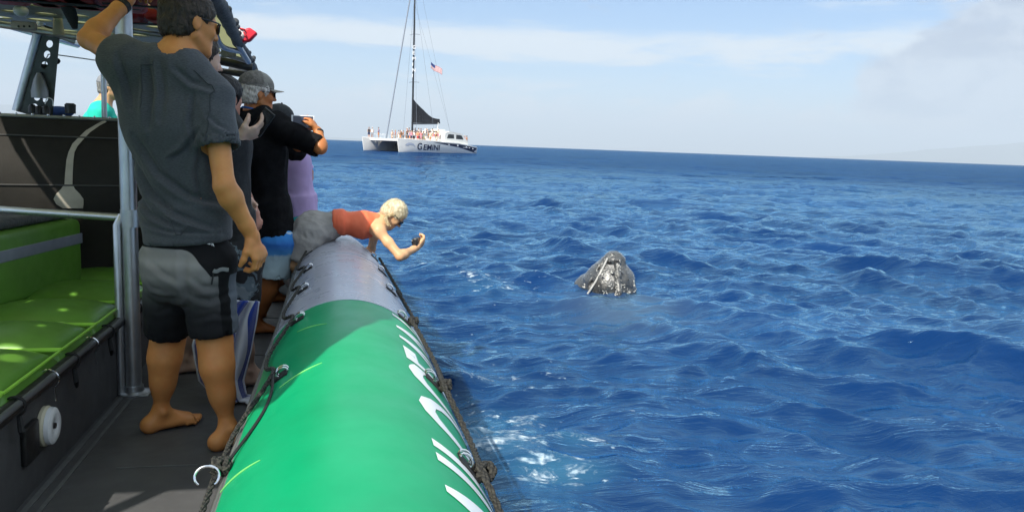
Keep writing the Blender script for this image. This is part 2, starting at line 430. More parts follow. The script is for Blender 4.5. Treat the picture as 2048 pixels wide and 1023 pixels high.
sea = link_mesh('sea', build_sea(), sea_material()); tag(sea, 'deep blue choppy sea with small ripples and foam beside the raft', kind='structure')

# ------------------------------------------------------------------ far islands, half lost in the air
def hill(name, prof, dist, col, label, depth=2500):
    """prof: (azimuth in degrees, height in metres) of the skyline"""
    rng = np.random.RandomState(len(prof)); az = np.linspace(prof[0][0], prof[-1][0], 150); hh = np.interp(az, [p[0] for p in prof], [p[1] for p in prof])
    hh = hh + np.convolve(rng.randn(150), np.ones(5) / 5, 'same') * hh.max() * .02
    V = []; n = 10
    for j in range(n):
        f = j / (n - 1); rr = dist + depth * (f * 2 - 1) * .5
        for i, a in enumerate(az):
            k = math.sin(math.pi * min(1, max(0, .5 * (1 - abs(f * 2 - 1)) * 2)) / 2)
            gul = 1 - .22 * (1 - k) * abs(math.sin(a * 9 + f * 3))
            V.append((rr * math.sin(R_(a)), rr * math.cos(R_(a)), hh[i] * k * gul - 2))
    F = [(j * 150 + i, j * 150 + i + 1, (j + 1) * 150 + i + 1, (j + 1) * 150 + i) for j in range(n - 1) for i in range(149)]
    me = np_mesh(name, V, F)
    o = link_mesh(name, me, simple(name + '_land', col, .9, var=.25, nscale=.004)); tag(o, label, kind='structure')
    return o
hill('hills', [(30, 0), (32, 25), (34.5, 120), (38.8, 490), (42.8, 830), (46, 1080), (52, 1000), (60, 600), (66, 0)], 38000, (.09, .10, .07), 'faint grey-blue island slope on the horizon at the right')
hill('hills', [(-34, 0), (-30, 560), (-24, 970), (-19.5, 870), (-12, 520), (-5, 230), (-1, 120), (1, 80), (3.4, 0)], 36000, (.09, .10, .07), 'distant blue ridge low behind the boat at the left')
HAZE = True
if HAZE:
    hb = MB().box((-46000, -9000, -1.9), (46000, 48000, 1750)); m = bpy.data.materials.new('sea_air'); m.use_nodes = True; nt = m.node_tree; nt.nodes.clear()
    pv = nt.nodes.new('ShaderNodeVolumePrincipled'); ou = nt.nodes.new('ShaderNodeOutputMaterial'); nt.links.new(pv.outputs[0], ou.inputs['Volume'])
    pv.inputs['Density'].default_value = 6.8e-5; pv.inputs['Color'].default_value = (.78, .88, 1, 1); pv.inputs['Anisotropy'].default_value = 0.0
    hz = hb.build('haze', m, smooth=False); tag(hz, 'pale sea haze over the far water', kind='stuff')
# ------------------------------------------------------------------ the raft
XC = -1.45
M_green = simple('tube_green_fabric', (.0015, .295, .118), .40, var=.13, nscale=2.2, bump=.03, bscale=40, bdist=.001, spec=.28)
M_grey = simple('tube_grey_fabric', (.40, .42, .49), .30, var=.05, nscale=3, bump=.06, bscale=220, bdist=.001)
M_dgrey = simple('tube_dark_grey_fabric', (.13, .135, .13), .5, var=.12, nscale=6, bump=.1, bscale=220, bdist=.001)
M_deck = simple('deck_nonslip', (.072, .073, .076), .62, var=.25, nscale=5, bump=.5, bscale=330, bdist=.002, fine=.4)
M_black = simple('black_vinyl', (.012, .012, .012), .45, var=.3, nscale=14, bump=.25, bscale=90, bdist=.002)
M_brown = simple('black_cover_vinyl', (.024, .022, .019), .6, var=.22, nscale=8, bump=.3, bscale=150, bdist=.002, spec=.22, fine=.3)
M_alu = simple('brushed_aluminium', (.52, .54, .56), .36, .85, var=.1, nscale=12, bump=.05, bscale=200)
M_paint = simple('grey_painted_tube', (.33, .35, .38), .35, .1, var=.1, nscale=12)
M_steel = simple('polished_steel', (.75, .76, .78), .14, 1, var=.05)
M_white = simple('white_plastic', (.78, .79, .80), .35, var=.04)
M_net = simple('dark_grey_netting', (.045, .05, .055), .7, var=.5, nscale=30, bump=.8, bscale=120, bdist=.006)
M_lime = simple('lime_vinyl', (.105, .255, .032), .40, var=.12, nscale=7, bump=.18, bscale=60, bdist=.002)
M_yel = simple('yellow_glint', (.20, .60, .16), .5, var=.1)
M_cream = simple('cream_plastic', (.62, .57, .42), .5, var=.1)
M_red = simple('red_nylon', (.33, .012, .010), .6, var=.25, nscale=14, bump=.5, bscale=30, bdist=.01)
M_beige = simple('beige_patch', (.50, .46, .38), .6, var=.1, nscale=20, bump=.3, bscale=200)
M_letter = simple('white_lettering_film', (.80, .82, .82), .35, var=.02)
def rope_mat(name, a, b):
    t = MT(name); w = t.N('ShaderNodeTexWave'); t.L(t.obj(), w.inputs[0]); w.inputs['Scale'].default_value = 34; w.inputs['Distortion'].default_value = 9; w.inputs['Detail'].default_value = 2; w.bands_direction = 'DIAGONAL'
    c = t.ramp(w.outputs[0], [(.25, a), (.7, b)]); c = t.mix(.35, c, t.ramp(t.noise(140, 2), [(.4, a), (.62, b)]))
    t.set(c, .85); t.bump(w.outputs[0], .6, .004); return t.m
M_rope = rope_mat('black_braided_rope', (.006, .006, .006), (.040, .038, .030))
M_strap = simple('black_webbing', (.008, .008, .009), .7, var=.3, nscale=50)
def green_canvas():
    t = MT('green_canvas'); t.set((.05, .22, .12), .8)
    tr = t.N('ShaderNodeBsdfTranslucent'); tr.inputs[0].default_value = (.72, .72, .52, 1); mx = t.N('ShaderNodeMixShader'); mx.inputs[0].default_value = .55
    out = [n for n in t.nt.nodes if n.type == 'OUTPUT_MATERIAL'][0]
    t.L(t.b.outputs[0], mx.inputs[1]); t.L(tr.outputs[0], mx.inputs[2]); t.L(mx.outputs[0], out.inputs[0]); return t.m
M_canvas = green_canvas()

boat = empty('raft', (XC, 3, DECK), 'large black and green inflatable raft with canopy frame, bench and console, in the foreground', 'raft')

# tube centre line by y: x, z, radius
TY = [-4, -1, 1.5, 2.6, 3.6, 4.6, 5.3, 5.9, 6.6, 7.4, 8.2, 8.8, 9.0]
TX = [.03, .03, .03, .028, .02, .0, -.035, -.13, -.36, -.68, -1.05, -1.36, XC]
TZ = [.566, .566, .566, .567, .570, .577, .585, .60, .64, .71, .81, .90, .93]
TR = [.33, .33, .33, .328, .318, .303, .292, .285, .28, .27, .25, .24, .24]
def _ip(y, A):
    y = max(TY[0], min(TY[-1], y)); i = max(0, min(len(TY) - 2, int(np.searchsorted(TY, y) - 1)))
    def s(j):
        j = max(0, min(len(TY) - 1, j)); a = max(0, j - 1); b = min(len(TY) - 1, j + 1); return (A[b] - A[a]) / (TY[b] - TY[a])
    h = TY[i + 1] - TY[i]; t = (y - TY[i]) / h
    return (2 * t ** 3 - 3 * t * t + 1) * A[i] + (t ** 3 - 2 * t * t + t) * h * s(i) + (-2 * t ** 3 + 3 * t * t) * A[i + 1] + (t ** 3 - t * t) * h * s(i + 1)
def tubep(y, phi, off=0.0, port=False):
    """point on the tube skin; phi in degrees from the top, positive outboard"""
    c = Vector((_ip(y, TX), y, _ip(y, TZ))); c2 = Vector((_ip(y + .02, TX), y + .02, _ip(y + .02, TZ))); c1 = Vector((_ip(y - .02, TX), y - .02, _ip(y - .02, TZ)))
    t = (c2 - c1).normalized(); lat = t.cross(Vector((0, 0, 1))).normalized(); up = lat.cross(t)
    r = _ip(y, TR) + off; p = c + lat * math.sin(R_(phi)) * r + up * math.cos(R_(phi)) * r
    if port: p.x = 2 * XC - p.x
    return p
YG = 3.12      # where the green skin ends and the grey begins
def build_tube(port):
    mb = MB(); n = 96
    ys = list(np.linspace(-4, YG, 60)) + list(np.linspace(YG, 5.2, 30))[1:] + list(np.linspace(5.2, 9.0, 50))[1:]
    V = []; F = []; mi = []
    for y in ys:
        for k in range(n): V.append(tubep(y, 360 * k / n - 180, 0, port))
    for i in range(len(ys) - 1):
        ym = (ys[i] + ys[i + 1]) / 2
        for k in range(n):
            phi = 360 * (k + .5) / n - 180; q = (i * n + k, (i + 1) * n + k, (i + 1) * n + (k + 1) % n, i * n + (k + 1) % n)
            F.append(q if port else q[::-1]); mi.append(2 if (phi < -58 or phi > 125) else (0 if ym < YG else 1))
    mb.v = [tuple(v) for v in V]; mb.f = F; mb.mi = mi
    mb.f.append(tuple(range(n))); mb.mi.append(2)
    return mb.build('tube', [M_green, M_grey, M_dgrey], boat)
tube = build_tube(False); build_tube(True)
def strip_on_tube(y0, y1, p0, p1, off, nseg=14):
    """thin raised patch on the skin, edges closed"""
    V = []; F = []; ny = max(2, int(abs(y1 - y0) / .03)); 
    for o in (off, -.002):
        for i in range(ny + 1):
            for k in range(nseg + 1): V.append(tubep(y0 + (y1 - y0) * i / ny, p0 + (p1 - p0) * k / nseg, o))
    N_ = (ny + 1) * (nseg + 1)
    for i in range(ny):
        for k in range(nseg):
            a = i * (nseg + 1) + k; F.append((a, a + 1, a + nseg + 2, a + nseg + 1))
    def rim(ids):
        for a, b in zip(ids[:-1], ids[1:]): F.append((a, b, b + N_, a + N_))
    rim([k for k in range(nseg + 1)]); rim([ny * (nseg + 1) + k for k in range(nseg + 1)][::-1]); rim([i * (nseg + 1) + nseg for i in range(ny + 1)]); rim([i * (nseg + 1) for i in range(ny + 1)][::-1])
    return V, F
# reinforcing bands and welded seams across the skin
for y0, y1 in ((YG - .012, YG + .012), (.6, .64), (4.52, 4.55)):
    v, f = strip_on_tube(y0, y1, -70, 110, .0022, 40); mm = M_green if y0 < 3 else M_grey
    MB().add(v, f).build('seam_band', mm, tube)
v, f = strip_on_tube(-3.9, 8.2, -62, -58, .004, 3); MB().add(v, f).build('rub_strip', M_dgrey, tube)
v, f = strip_on_tube(-3.9, 8.2, 92, 104, .02, 6); MB().add(v, f).build('rub_strip', M_black, tube)
# yellow-green lines coloured as sun glints thrown by the steel rings
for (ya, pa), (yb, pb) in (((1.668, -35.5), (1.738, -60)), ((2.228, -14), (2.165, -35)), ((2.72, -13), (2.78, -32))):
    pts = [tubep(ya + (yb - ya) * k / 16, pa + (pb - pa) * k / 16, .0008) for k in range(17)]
    MB().tube(pts, [.0008 + .0014 * math.sin(math.pi * (k + 1) / 18) for k in range(17)], 6).build('glint_line', M_yel, tube)
# lettering that runs along the outboard side
def lettering():
    cu = bpy.data.curves.new('lettering', 'FONT'); cu.body = 'HAWAII OCEAN'; cu.size = .46; cu.shear = .32; cu.offset = .004; cu.space_character = .93; cu.resolution_u = 4
    tmp = bpy.data.objects.new('tmp', cu); COL.objects.link(tmp); bpy.context.view_layer.update()
    me = bpy.data.meshes.new_from_object(tmp.evaluated_get(bpy.context.evaluated_depsgraph_get())); bpy.data.objects.remove(tmp)
    bm = bmesh.new(); bm.from_mesh(me); bmesh.ops.remove_doubles(bm, verts=bm.verts[:], dist=1e-5)
    for ax, lo, hi, st in ((1, -.02, .36, .012), (0, 0, 4.5, .06)):
        q = lo
        while q < hi:
            no = (0, 1, 0) if ax else (1, 0, 0); co = (0, q, 0) if ax else (q, 0, 0)
            bmesh.ops.bisect_plane(bm, geom=bm.verts[:] + bm.edges[:] + bm.faces[:], plane_co=co, plane_no=no, dist=1e-5); q += st
    x1 = max(v.co.x for v in bm.verts); LXS = 2.72 / x1; LX0 = 3.07 - 2.72
    for v in bm.verts:
        p = tubep(LX0 + v.co.x * LXS, 86 - math.degrees(v.co.y / .33) * 1.0, .0016); v.co = p
    bmesh.ops.reverse_faces(bm, faces=[f for f in bm.faces])
    bm.to_mesh(me); bm.free(); me.name = 'lettering'; me.materials.clear()
    return link_mesh('lettering', me, M_letter, tube)
lettering()

# grab ropes with pads and steel rings
def twisted(path, r, turns_per_m=26, strands=3, n=6):
    P = [Vector(p) for p in path]; mb = MB(); acc = 0; prev = None; fr = []
    for i, p in enumerate(P):
        t = (P[min(i + 1, len(P) - 1)] - P[max(i - 1, 0)]).normalized()
        a = Vector((0, 0, 1)) if abs(t.z) < .9 else Vector((1, 0, 0)); u = (a - t * a.dot(t)).normalized(); w = t.cross(u)
        if i: acc += (p - P[i - 1]).length
        fr.append((p, u, w, acc))
    for s in range(strands):
        pts = [p + (u * math.cos(6.283 * (a * turns_per_m / strands * 1.0 + s / strands)) + w * math.sin(6.283 * (a * turns_per_m / strands + s / strands))) * r * .5 for p, u, w, a in fr]
        mb.tube(pts, r * .56, n)
    return mb
def dense(path, step=.008):
    P = smooth_path(path, 24); out = [P[0]]
    for p in P[1:]:
        while (p - out[-1]).length > step: out.append(out[-1] + (p - out[-1]).normalized() * step)
    return out
in_rings = [(1.80, -60), (2.29, -37), (2.99, -34), (3.67, -36), (4.27, -35.5), (4.98, -37), (5.5, -42)]
path = [tubep(.9, -60, .012)]
for i, (y, ph) in enumerate(in_rings):
    path.append(tubep(y, ph - 1, .020))
    if i + 1 < len(in_rings):
        y2, p2 = in_rings[i + 1]
        sag = 12 if i == 0 else 9
        for q in (.3, .6): path.append(tubep(y + (y2 - y) * q, ph + (p2 - ph) * q - sag * math.sin(math.pi * q) - (4 if i else 0), .014))
twisted(dense(path), .0068).build('grab_rope', M_rope, tube)
# thin black line beside it, modelled to stand for the rope's shadow
path = [tubep(1.8, -60, .02), tubep(1.98, -43, .004), tubep(2.15, -39, .004), tubep(2.29, -38, .02)]
MB().tube(dense(path), .004, 6).build('rope_shadow', M_strap, tube)
out_rings = [(.6, 52), (1.16, 53), (1.72, 52), (2.34, 49), (3.13, 44), (3.75, 44), (4.35, 45), (4.95, 47)]
path = []
for i, (y, ph) in enumerate(out_rings):
    path.append(tubep(y, ph + 2, .022))
    if i + 1 < len(out_rings):
        y2, p2 = out_rings[i + 1]
        for q in (.22, .5, .78): path.append(tubep(y + (y2 - y) * q, ph + (p2 - ph) * q + 15 * math.sin(math.pi * q), .016))
twisted(dense(path), .0085).build('grab_rope', M_rope, tube)
def knot(p, r, seed):
    rng = random.Random(seed); pts = []
    for k in range(40):
        a = k / 40 * 6.283
        pts.append(Vector(p) + Vector((math.sin(2 * a) * r * .9 + rng.uniform(-.1, .1) * r, math.cos(3 * a) * r * 1.2, math.sin(3 * a) * r * .8)))
    return twisted(dense(pts + [pts[0]], .007), .010)
for i, (y, ph) in enumerate(out_rings):
    if y > 1 and y < 3.5: knot(tubep(y, ph + 4, .022), .019 if y < 2 else .014, i).build('rope_knot', M_rope, tube)
knot(tubep(1.84, -57, .02), .016, 77).build('rope_knot', M_rope, tube)
def ring_fitting(y, ph, s=1.0, lean=0):
    """webbing pad with a steel D ring through it"""
    v, f = strip_on_tube(y - .030 * s, y + .030 * s, ph - 5 * s, ph + 5 * s, .005, 6)
    pad = MB().add(v, f).build('ring_pad', M_strap, tube)
    c = tubep(y, ph + (3 if ph < 0 else -3) * s, .006); nrm = (tubep(y, ph, .1) - tubep(y, ph)).normalized(); ty = Vector((0, 1, 0)); lat = nrm.cross(ty).normalized() * (1 if ph > 0 else 1)
    sg = 1 if ph < 0 else -1
    mb = MB()
    for dy in (-.011 * s, .011 * s):
        pts = [c + ty * dy + lat * (.018 * math.cos(a) * s * -sg + (0)) + nrm * (.012 * math.sin(a) * s + .004) for a in np.linspace(-.3, math.pi + .3, 10)]
        mb.tube(pts, .0034 * s, 6)
    mb.build('steel_ring', M_steel, pad)
for i, (y, ph) in enumerate(in_rings[1:]): ring_fitting(y, ph, .95)
for y, ph in out_rings[1:]: ring_fitting(y, ph - 2, 1.0)
# the big steel loop by the man's heel
c = tubep(1.80, -59, .02)
pts = [c + Vector((-.018 + .026 * math.cos(a), .01 * math.sin(a), .004 + .020 * math.sin(a))) for a in np.linspace(-1.2, 4.0, 22)]
MB().tube(pts, .0032, 8).build('steel_loop', M_steel, tube)
# bow post on the tube
MB().lathe([(.03, 0), (.03, .012), (.014, .02), (.013, .10), (.024, .115), (.022, .13)], 14, Matrix.Translation(Vector(at(630, 432, 6.25)))).build('mooring_post', M_black, tube)

# deck, hull
def deck_outline(inset=0.0):
    ys = np.linspace(-3.5, 8.4, 26); R = [(_ip(y, TX) - .12 - inset, y) for y in ys]; return R + [(2 * XC - x, y) for x, y in R[::-1]]
def slab(name, outl, z0, z1, mat, parent):
    n = len(outl); V = [(x, y, z1) for x, y in outl] + [(x, y, z0) for x, y in outl]
    h = n // 2; F = [(i, i + 1, n - 2 - i, n - 1 - i) for i in range(h - 1)] + [(n + n - 1 - i, n + n - 2 - i, n + i + 1, n + i) for i in range(h - 1)]
    F += [(i, n + i, n + (i + 1) % n, (i + 1) % n) for i in range(n)]
    return MB().add(V, F).build(name, mat, parent, smooth=False)
deck = slab('deck', deck_outline(), DECK - .04, DECK, M_deck, boat)
hull = slab('hull', deck_outline(.18), -.55, DECK - .045, M_black, boat)
for sgn in (0, 1):
    ys_ = np.linspace(-3.5, 8.3, 60); V = []
    for y in ys_:
        for dx, z in ((-.095, .20), (-.085, _ip(y, TZ) - .10), (-.055, _ip(y, TZ) - .10), (-.055, .20)):
            xx = _ip(y, TX) + dx; V.append((2 * XC - xx if sgn else xx, y, z))
    F = [(4 * i + k, 4 * i + (k + 1) % 4, 4 * i + 4 + (k + 1) % 4, 4 * i + 4 + k) for i in range(59) for k in range(4)]
    MB().add(V, F).build('side_panel', M_dgrey, boat)
M_seam = simple('worn_deck_seam', (.12, .125, .125), .6, var=.35, nscale=18, fine=.4, bscale=80)
for x, w in ((-.992, .010), (-.945, .007)): MB().box((x - w, 1.3, DECK + .0005), (x + w, 3.92, DECK + .004)).build('deck_seam', M_seam, deck, False)
for x0, x1, y in ((-.80, -.52, 3.04), (-.46, -.30, 3.04), (-.78, -.30, 4.62), (-.85, -.3, 5.6)):
    MB().box((x0, y - .003, DECK + .0005), (x1, y + .003, DECK + .0035)).build('deck_seam', M_seam, deck, False)
MB().box((-.985, 3.9, DECK), (-.88, 4.03, DECK + .006), bev=.002).build('foot_plate', M_alu, deck)

# bench
BX = -1.02
bench = MB().box((-1.62, .9, DECK), (BX - .012, 5.02, .565)).build('bench', M_black, boat, False)
MB().box((BX - .03, .9, DECK), (BX, 5.02, .60)).build('front_panel', M_deck, bench, False)
MB().tube([(BX + .012, .9, .628), (BX + .012, 5.0, .628)], .026, 14).build('edge_rail', M_paint if False else M_black, bench)
rail = MB().tube([(BX + .028, .9, .640), (BX + .028, 5.0, .640)], .012, 10).build('edge_rail', simple('grey_rail', (.12, .125, .13), .4, .3), bench)
for k, y in enumerate((2.44, 2.72, 3.02, 3.26, 3.50, 3.74, 4.0, 4.25, 4.5)):
    if k % 2 == 0:
        pts = [Vector((BX + .012 + .034 * math.cos(a), y, .628 + .034 * math.sin(a))) for a in np.linspace(-1.0, 2.4, 12)]
        pts.append(Vector((BX - .02, y, .66)))
        MB().tube(pts, .0035, 6).tube([pts[0], pts[0] + Vector((.004, 0, -.05))], .0035, 6).build('lacing_hook', M_steel, bench)
    else:
        pts = [Vector((BX + .012 + .032 * math.cos(a), y, .628 + .032 * math.sin(a))) for a in np.linspace(-1.2, 2.6, 12)]
        MB().tube(pts, .009, 6, flat=.4).tube([pts[0], pts[0] + Vector((.012, -.02, -.045)), pts[0] + Vector((.004, .01, -.075))], [.008, .010, .006], 6).build('tie_strap', M_strap, bench)
Ms = Matrix.Translation((BX + .002, 2.985, .470)) @ Matrix.Rotation(R_(90), 4, 'Y') @ Matrix.Rotation(R_(0), 4, 'X')
spk = MB().lathe([(.070, 0), (.071, .012), (.064, .020)], 32, Ms).build('speaker', M_cream, bench)
MB().lathe([(.066, .0205), (.064, .034), (.052, .041), (.020, .037), (.012, .028)], 32, Ms).build('speaker_rim', M_white, spk)
MB().lathe([(.011, .0285), (.010, .040)], 14, Ms).build('speaker_centre', M_black, spk)
MB().box((BX - .002, 2.78, .40), (BX + .02, 2.90, .53), bev=.008).build('latch_box', M_black, bench)
# cushions: each one lies loose on the bench
edges = [1.65, 2.15, 2.655, 3.19, 3.615, 4.095, 4.62, 5.0]
names = ['nearest green bench cushion cut by the left edge of the picture, below the others', 'second green bench cushion from the camera, its front corner above the white speaker', 'third green bench cushion from the camera, between the near ones and the pole',
         'green bench cushion with oval spots of sunlight, fourth from the camera', 'green bench cushion just left of the grey pole', 'farthest green bench cushion, behind the pole against the black console']
def cushion(y0, y1, label):
    bm = bmesh.new(); nx, ny = 18, 18; x0, x1 = -1.56, BX + .004; z0, z1 = .570, .700
    def prof(u): return (1 - abs(u) ** 5)
    for side in (1, 0):
        pass
    V = []; F = []
    n = 20
    for j in range(n + 1):
        for i in range(n + 1):
            u = -1 + 2 * i / n; v = -1 + 2 * j / n
            e = min(1, (prof(u) * prof(v)) ** .35) if prof(u) > 0 and prof(v) > 0 else 0
            uu = math.copysign(abs(u) ** .8, u); vv = math.copysign(abs(v) ** .8, v)
            z = (z0 + z1) / 2 + e * (z1 - z0) / 2 + .042 * (1 - u * u) * (1 - v * v)
            V.append(((x0 + x1) / 2 + uu * (x1 - x0) / 2, (y0 + y1) / 2 + vv * ((y1 - y0) / 2 - .010), z))
    N2 = len(V)
    for j in range(n + 1):
        for i in range(n + 1):
            x, y, z = V[j * (n + 1) + i]; V.append((x, y, z0 + (z1 - z) * (1 if z < z1 else 0) * .5))
    for j in range(n):
        for i in range(n):
            a = j * (n + 1) + i; F.append((a, a + 1, a + n + 2, a + n + 1)); F.append((N2 + a, N2 + a + n + 1, N2 + a + n + 2, N2 + a + 1))
    rimi = [i for i in range(n + 1)] + [j * (n + 1) + n for j in range(1, n + 1)] + [n * (n + 1) + i for i in range(n - 1, -1, -1)] + [j * (n + 1) for j in range(n - 1, 0, -1)]
    for a, b in zip(rimi, rimi[1:] + rimi[:1]): F.append((a, N2 + a, N2 + b, b))
    bm.free()
    o = MB().add(V, F).build('cushion', M_lime, None, org=((x0 + x1) / 2, (y0 + y1) / 2, z0)); tag(o, label, 'cushion', 'green cushions along the bench')
    pts = [V[i] for i in rimi]; pts = [Vector((x, y, z + .0)) for x, y, z in pts]
    MB().tube([Vector((p.x, p.y, z1 - .010)) for p in pts], .006, 6, closed=True).build('piping', M_limep, o)
    return o
M_limep = simple('lime_piping', (.28, .60, .06), .4, var=.1)
for i in range(1, 7): cushion(edges[i], edges[i + 1], names[i - 1])
# backrest: padded block along the back of the bench
bmB = Matrix.Translation((-1.52, 3.72, 0)) @ Matrix.Rotation(R_(-9), 4, 'Z')
back = MB().box((-.28, -1.7, .69), (0.0, .98, 1.035), M=bmB, bev=.035).build('backrest', M_lime, boat)
MB().box((-.283, -1.69, .90), (.003, .975, .955), M=bmB, bev=.004).build('stripe', simple('grey_stripe', (.22, .24, .30), .5, var=.1), back)
M_gc = simple('folded_grey_cover', (.08, .085, .09), .7, var=.3, nscale=20, bump=.8, bscale=22, bdist=.02)
MB().box((-.24, .25, 1.037), (-.03, .93, 1.085), M=bmB, bev=.022).build('folded_cover', M_gc, back)

# console: a big padded box across the boat
cl, cr = Vector((-2.75, 4.72, 0)), Vector((-1.10, 5.13, 0)); ax = (cr - cl).normalized(); dp = Vector((ax.y, -ax.x, 0))   # dp points to the camera
prof = [(-.55, DECK), (-.55, 1.50), (-.50, 1.565), (-.02, 1.575), (.03, 1.55), (.10, 1.48), (.17, 1.38), (.21, 1.25), (.22, 1.12), (.20, 1.0), (.17, .86), (.15, .70), (.14, DECK)]
V = []; F = []; ns = 12
for i in range(ns + 1):
    for (d, z) in prof: V.append(cl + (cr - cl) * (i / ns) + dp * d + Vector((0, 0, z)))
n = len(prof)
for i in range(ns):
    for k in range(n): F.append((i * n + k, i * n + (k + 1) % n, (i + 1) * n + (k + 1) % n, (i + 1) * n + k))
F.append(tuple(range(n))); F.append(tuple(ns * n + k for k in range(n - 1, -1, -1)))
console = MB().add(V, [q[::-1] for q in F]).build('console', M_brown, boat)
for d, z, r in ((.012, 1.568, .010),):
    MB().tube([cl + dp * d + Vector((0, 0, z)), cr + dp * d + Vector((0, 0, z))], r, 8).build('top_trim', M_alu, console)
M_pipe = simple('dark_piping', (.07, .068, .065), .45)
for d, z in ((.118, 1.462), (.218, 1.20)):
    MB().tube([cl + dp * d + Vector((0, 0, z)), cr + dp * d + Vector((0, 0, z))], .0045, 6).build('piping', M_pipe, console)
for k in range(12):
    p = cl.lerp(cr, .42 + .045 * k) + dp * .02 + Vector((0, 0, 1.578)); MB().ball(p, .007, 8, 5).build('rivet', M_steel, console)
# beige strip added on the padded front in place of a sunlit-looking patch
def on_console(px, py, off=.004):
    """where that sight line meets the padded face"""
    o = Vector((0, 0, ZC)); q = at(px, py, 5) - o; best = None
    for i in range(3, len(prof) - 1):
        (d0, z0), (d1, z1) = prof[i], prof[i + 1]
        nn = (dp * (z0 - z1) + Vector((0, 0, d1 - d0))).normalized()
        if nn.dot(dp) < 0: nn = -nn
        p0 = cl + dp * d0 + Vector((0, 0, z0)); den = q.dot(nn)
        if abs(den) < 1e-6: continue
        k = (p0 - o).dot(nn) / den; h = o + q * k
        if min(z0, z1) - .004 <= h.z <= max(z0, z1) + .004 and (best is None or k < best[0]): best = (k, h + nn * off)
    return best[1] if best else None
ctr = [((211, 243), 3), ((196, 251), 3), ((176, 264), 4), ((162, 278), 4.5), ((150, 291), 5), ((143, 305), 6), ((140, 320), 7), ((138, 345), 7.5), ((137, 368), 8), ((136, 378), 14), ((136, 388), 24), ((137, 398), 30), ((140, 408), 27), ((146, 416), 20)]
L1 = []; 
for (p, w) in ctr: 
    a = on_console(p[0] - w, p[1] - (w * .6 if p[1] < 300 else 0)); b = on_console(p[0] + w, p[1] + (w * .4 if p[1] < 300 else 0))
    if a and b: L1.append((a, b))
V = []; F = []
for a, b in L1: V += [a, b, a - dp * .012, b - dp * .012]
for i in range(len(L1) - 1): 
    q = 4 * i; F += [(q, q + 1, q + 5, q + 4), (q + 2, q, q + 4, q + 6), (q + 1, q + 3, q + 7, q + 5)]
MB().add(V, F).build('strap', M_beige, console)  # made-up strap; its beige stands for the sunlit-looking patch

# pole, side rail
PX, PYY = -.955, 3.96
pole = MB().tube([(PX, PYY, DECK), (PX, PYY, 2.13)], .036, 20).build('pole', M_alu, boat)
MB().tube([(PX - .050, PYY - .02, DECK), (PX - .048, PYY - .02, 1.08), (PX - .03, PYY, 1.12)], .018, 12).build('pole_brace', M_alu, pole)
MB().lathe([(.07, 0), (.07, .008), (.045, .014), (.043, .04)], 24, Matrix.Translation((PX, PYY, DECK))).build('foot_flange', M_alu, pole)
jr = at(262, 436, PYY)
MB().tube([jr, at(120, 427, 4.03), at(-60, 415, 4.12), at(-200, 406, 4.2)], .0175, 12).build('side_rail', M_alu, boat)
MB().lathe([(.045, -.04), (.046, .04)], 18, Matrix.Translation(jr)).build('clamp', M_alu, pole)
MB().tube([at(209, 238, 5.25), at(206, 100, 5.25), at(204, 60, 5.25)], .0155, 12).build('thin_pole', M_alu, boat)

# ---- canopy
def plate(name, outer, holes, th, M, mat, parent):
    cu = bpy.data.curves.new('c', 'CURVE'); cu.dimensions = '2D'; cu.fill_mode = 'BOTH'; cu.extrude = th / 2
    def sp(pts):
        s = cu.splines.new('POLY'); s.points.add(len(pts) - 1); s.use_cyclic_u = True
        for i, (x, y) in enumerate(pts): s.points[i].co = (x, y, 0, 1)
    sp(outer)
    for (x, y, rx, ry) in holes: sp([(x + rx * math.cos(a), y + ry * math.sin(a)) for a in np.linspace(0, 2 * math.pi, 17)[:-1]])
    tmp = bpy.data.objects.new('tmp', cu); COL.objects.link(tmp); bpy.context.view_layer.update()
    me = bpy.data.meshes.new_from_object(tmp.evaluated_get(bpy.context.evaluated_depsgraph_get())); bpy.data.objects.remove(tmp)
    me.transform(M); me.name = name; me.materials.clear()
    return link_mesh(name, me, mat, parent, smooth=False)
canopy = bpy.data.objects.new('canopy', None); COL.objects.link(canopy); canopy.parent = boat; canopy.location = Vector((XC, 4, 2.15)) - Vector(boat.location)
ZR = 2.15
pr = [(-.62, 7.15), (-.70, 7.0), (-.72, 6.2)]
r0 = onz(507, 138, ZR); r1 = onz(470, 72, ZR); r2 = onz(432, 0, ZR)
RAILR = [Vector((r0.x - .25, r0.y + .25, ZR)), Vector((r0.x - .06, r0.y + .16, ZR)), r0, r1, r2, Vector((-.60, 2.9, ZR)), Vector((-.62, 2.2, ZR)), Vector((-.70, 1.75, ZR)), Vector((-1.0, 1.0, ZR))]
rp = smooth_path(RAILR, 14); rng = random.Random(3)
MB().tube(rp, [.028 + .010 * abs(math.sin(i * .9)) + rng.uniform(0, .006) for i in range(len(rp))], 12).build('wrapped_rail', M_net, canopy)
for k in range(44):    # knots of the netting, bunched on the rail
    p = rp[int(10 + k * 1.4) % len(rp)]; MB_ = None
kn = MB()
for k in range(60):
    p = rp[min(len(rp) - 1, int(12 + k * 1.2))]; kn.ball(p + Vector((rng.uniform(.0, .035), rng.uniform(-.02, .02), rng.uniform(-.012, .035))), rng.uniform(.014, .026), 8, 6)
o = kn.build('netting', M_net, canopy); o['kind'] = 'stuff'
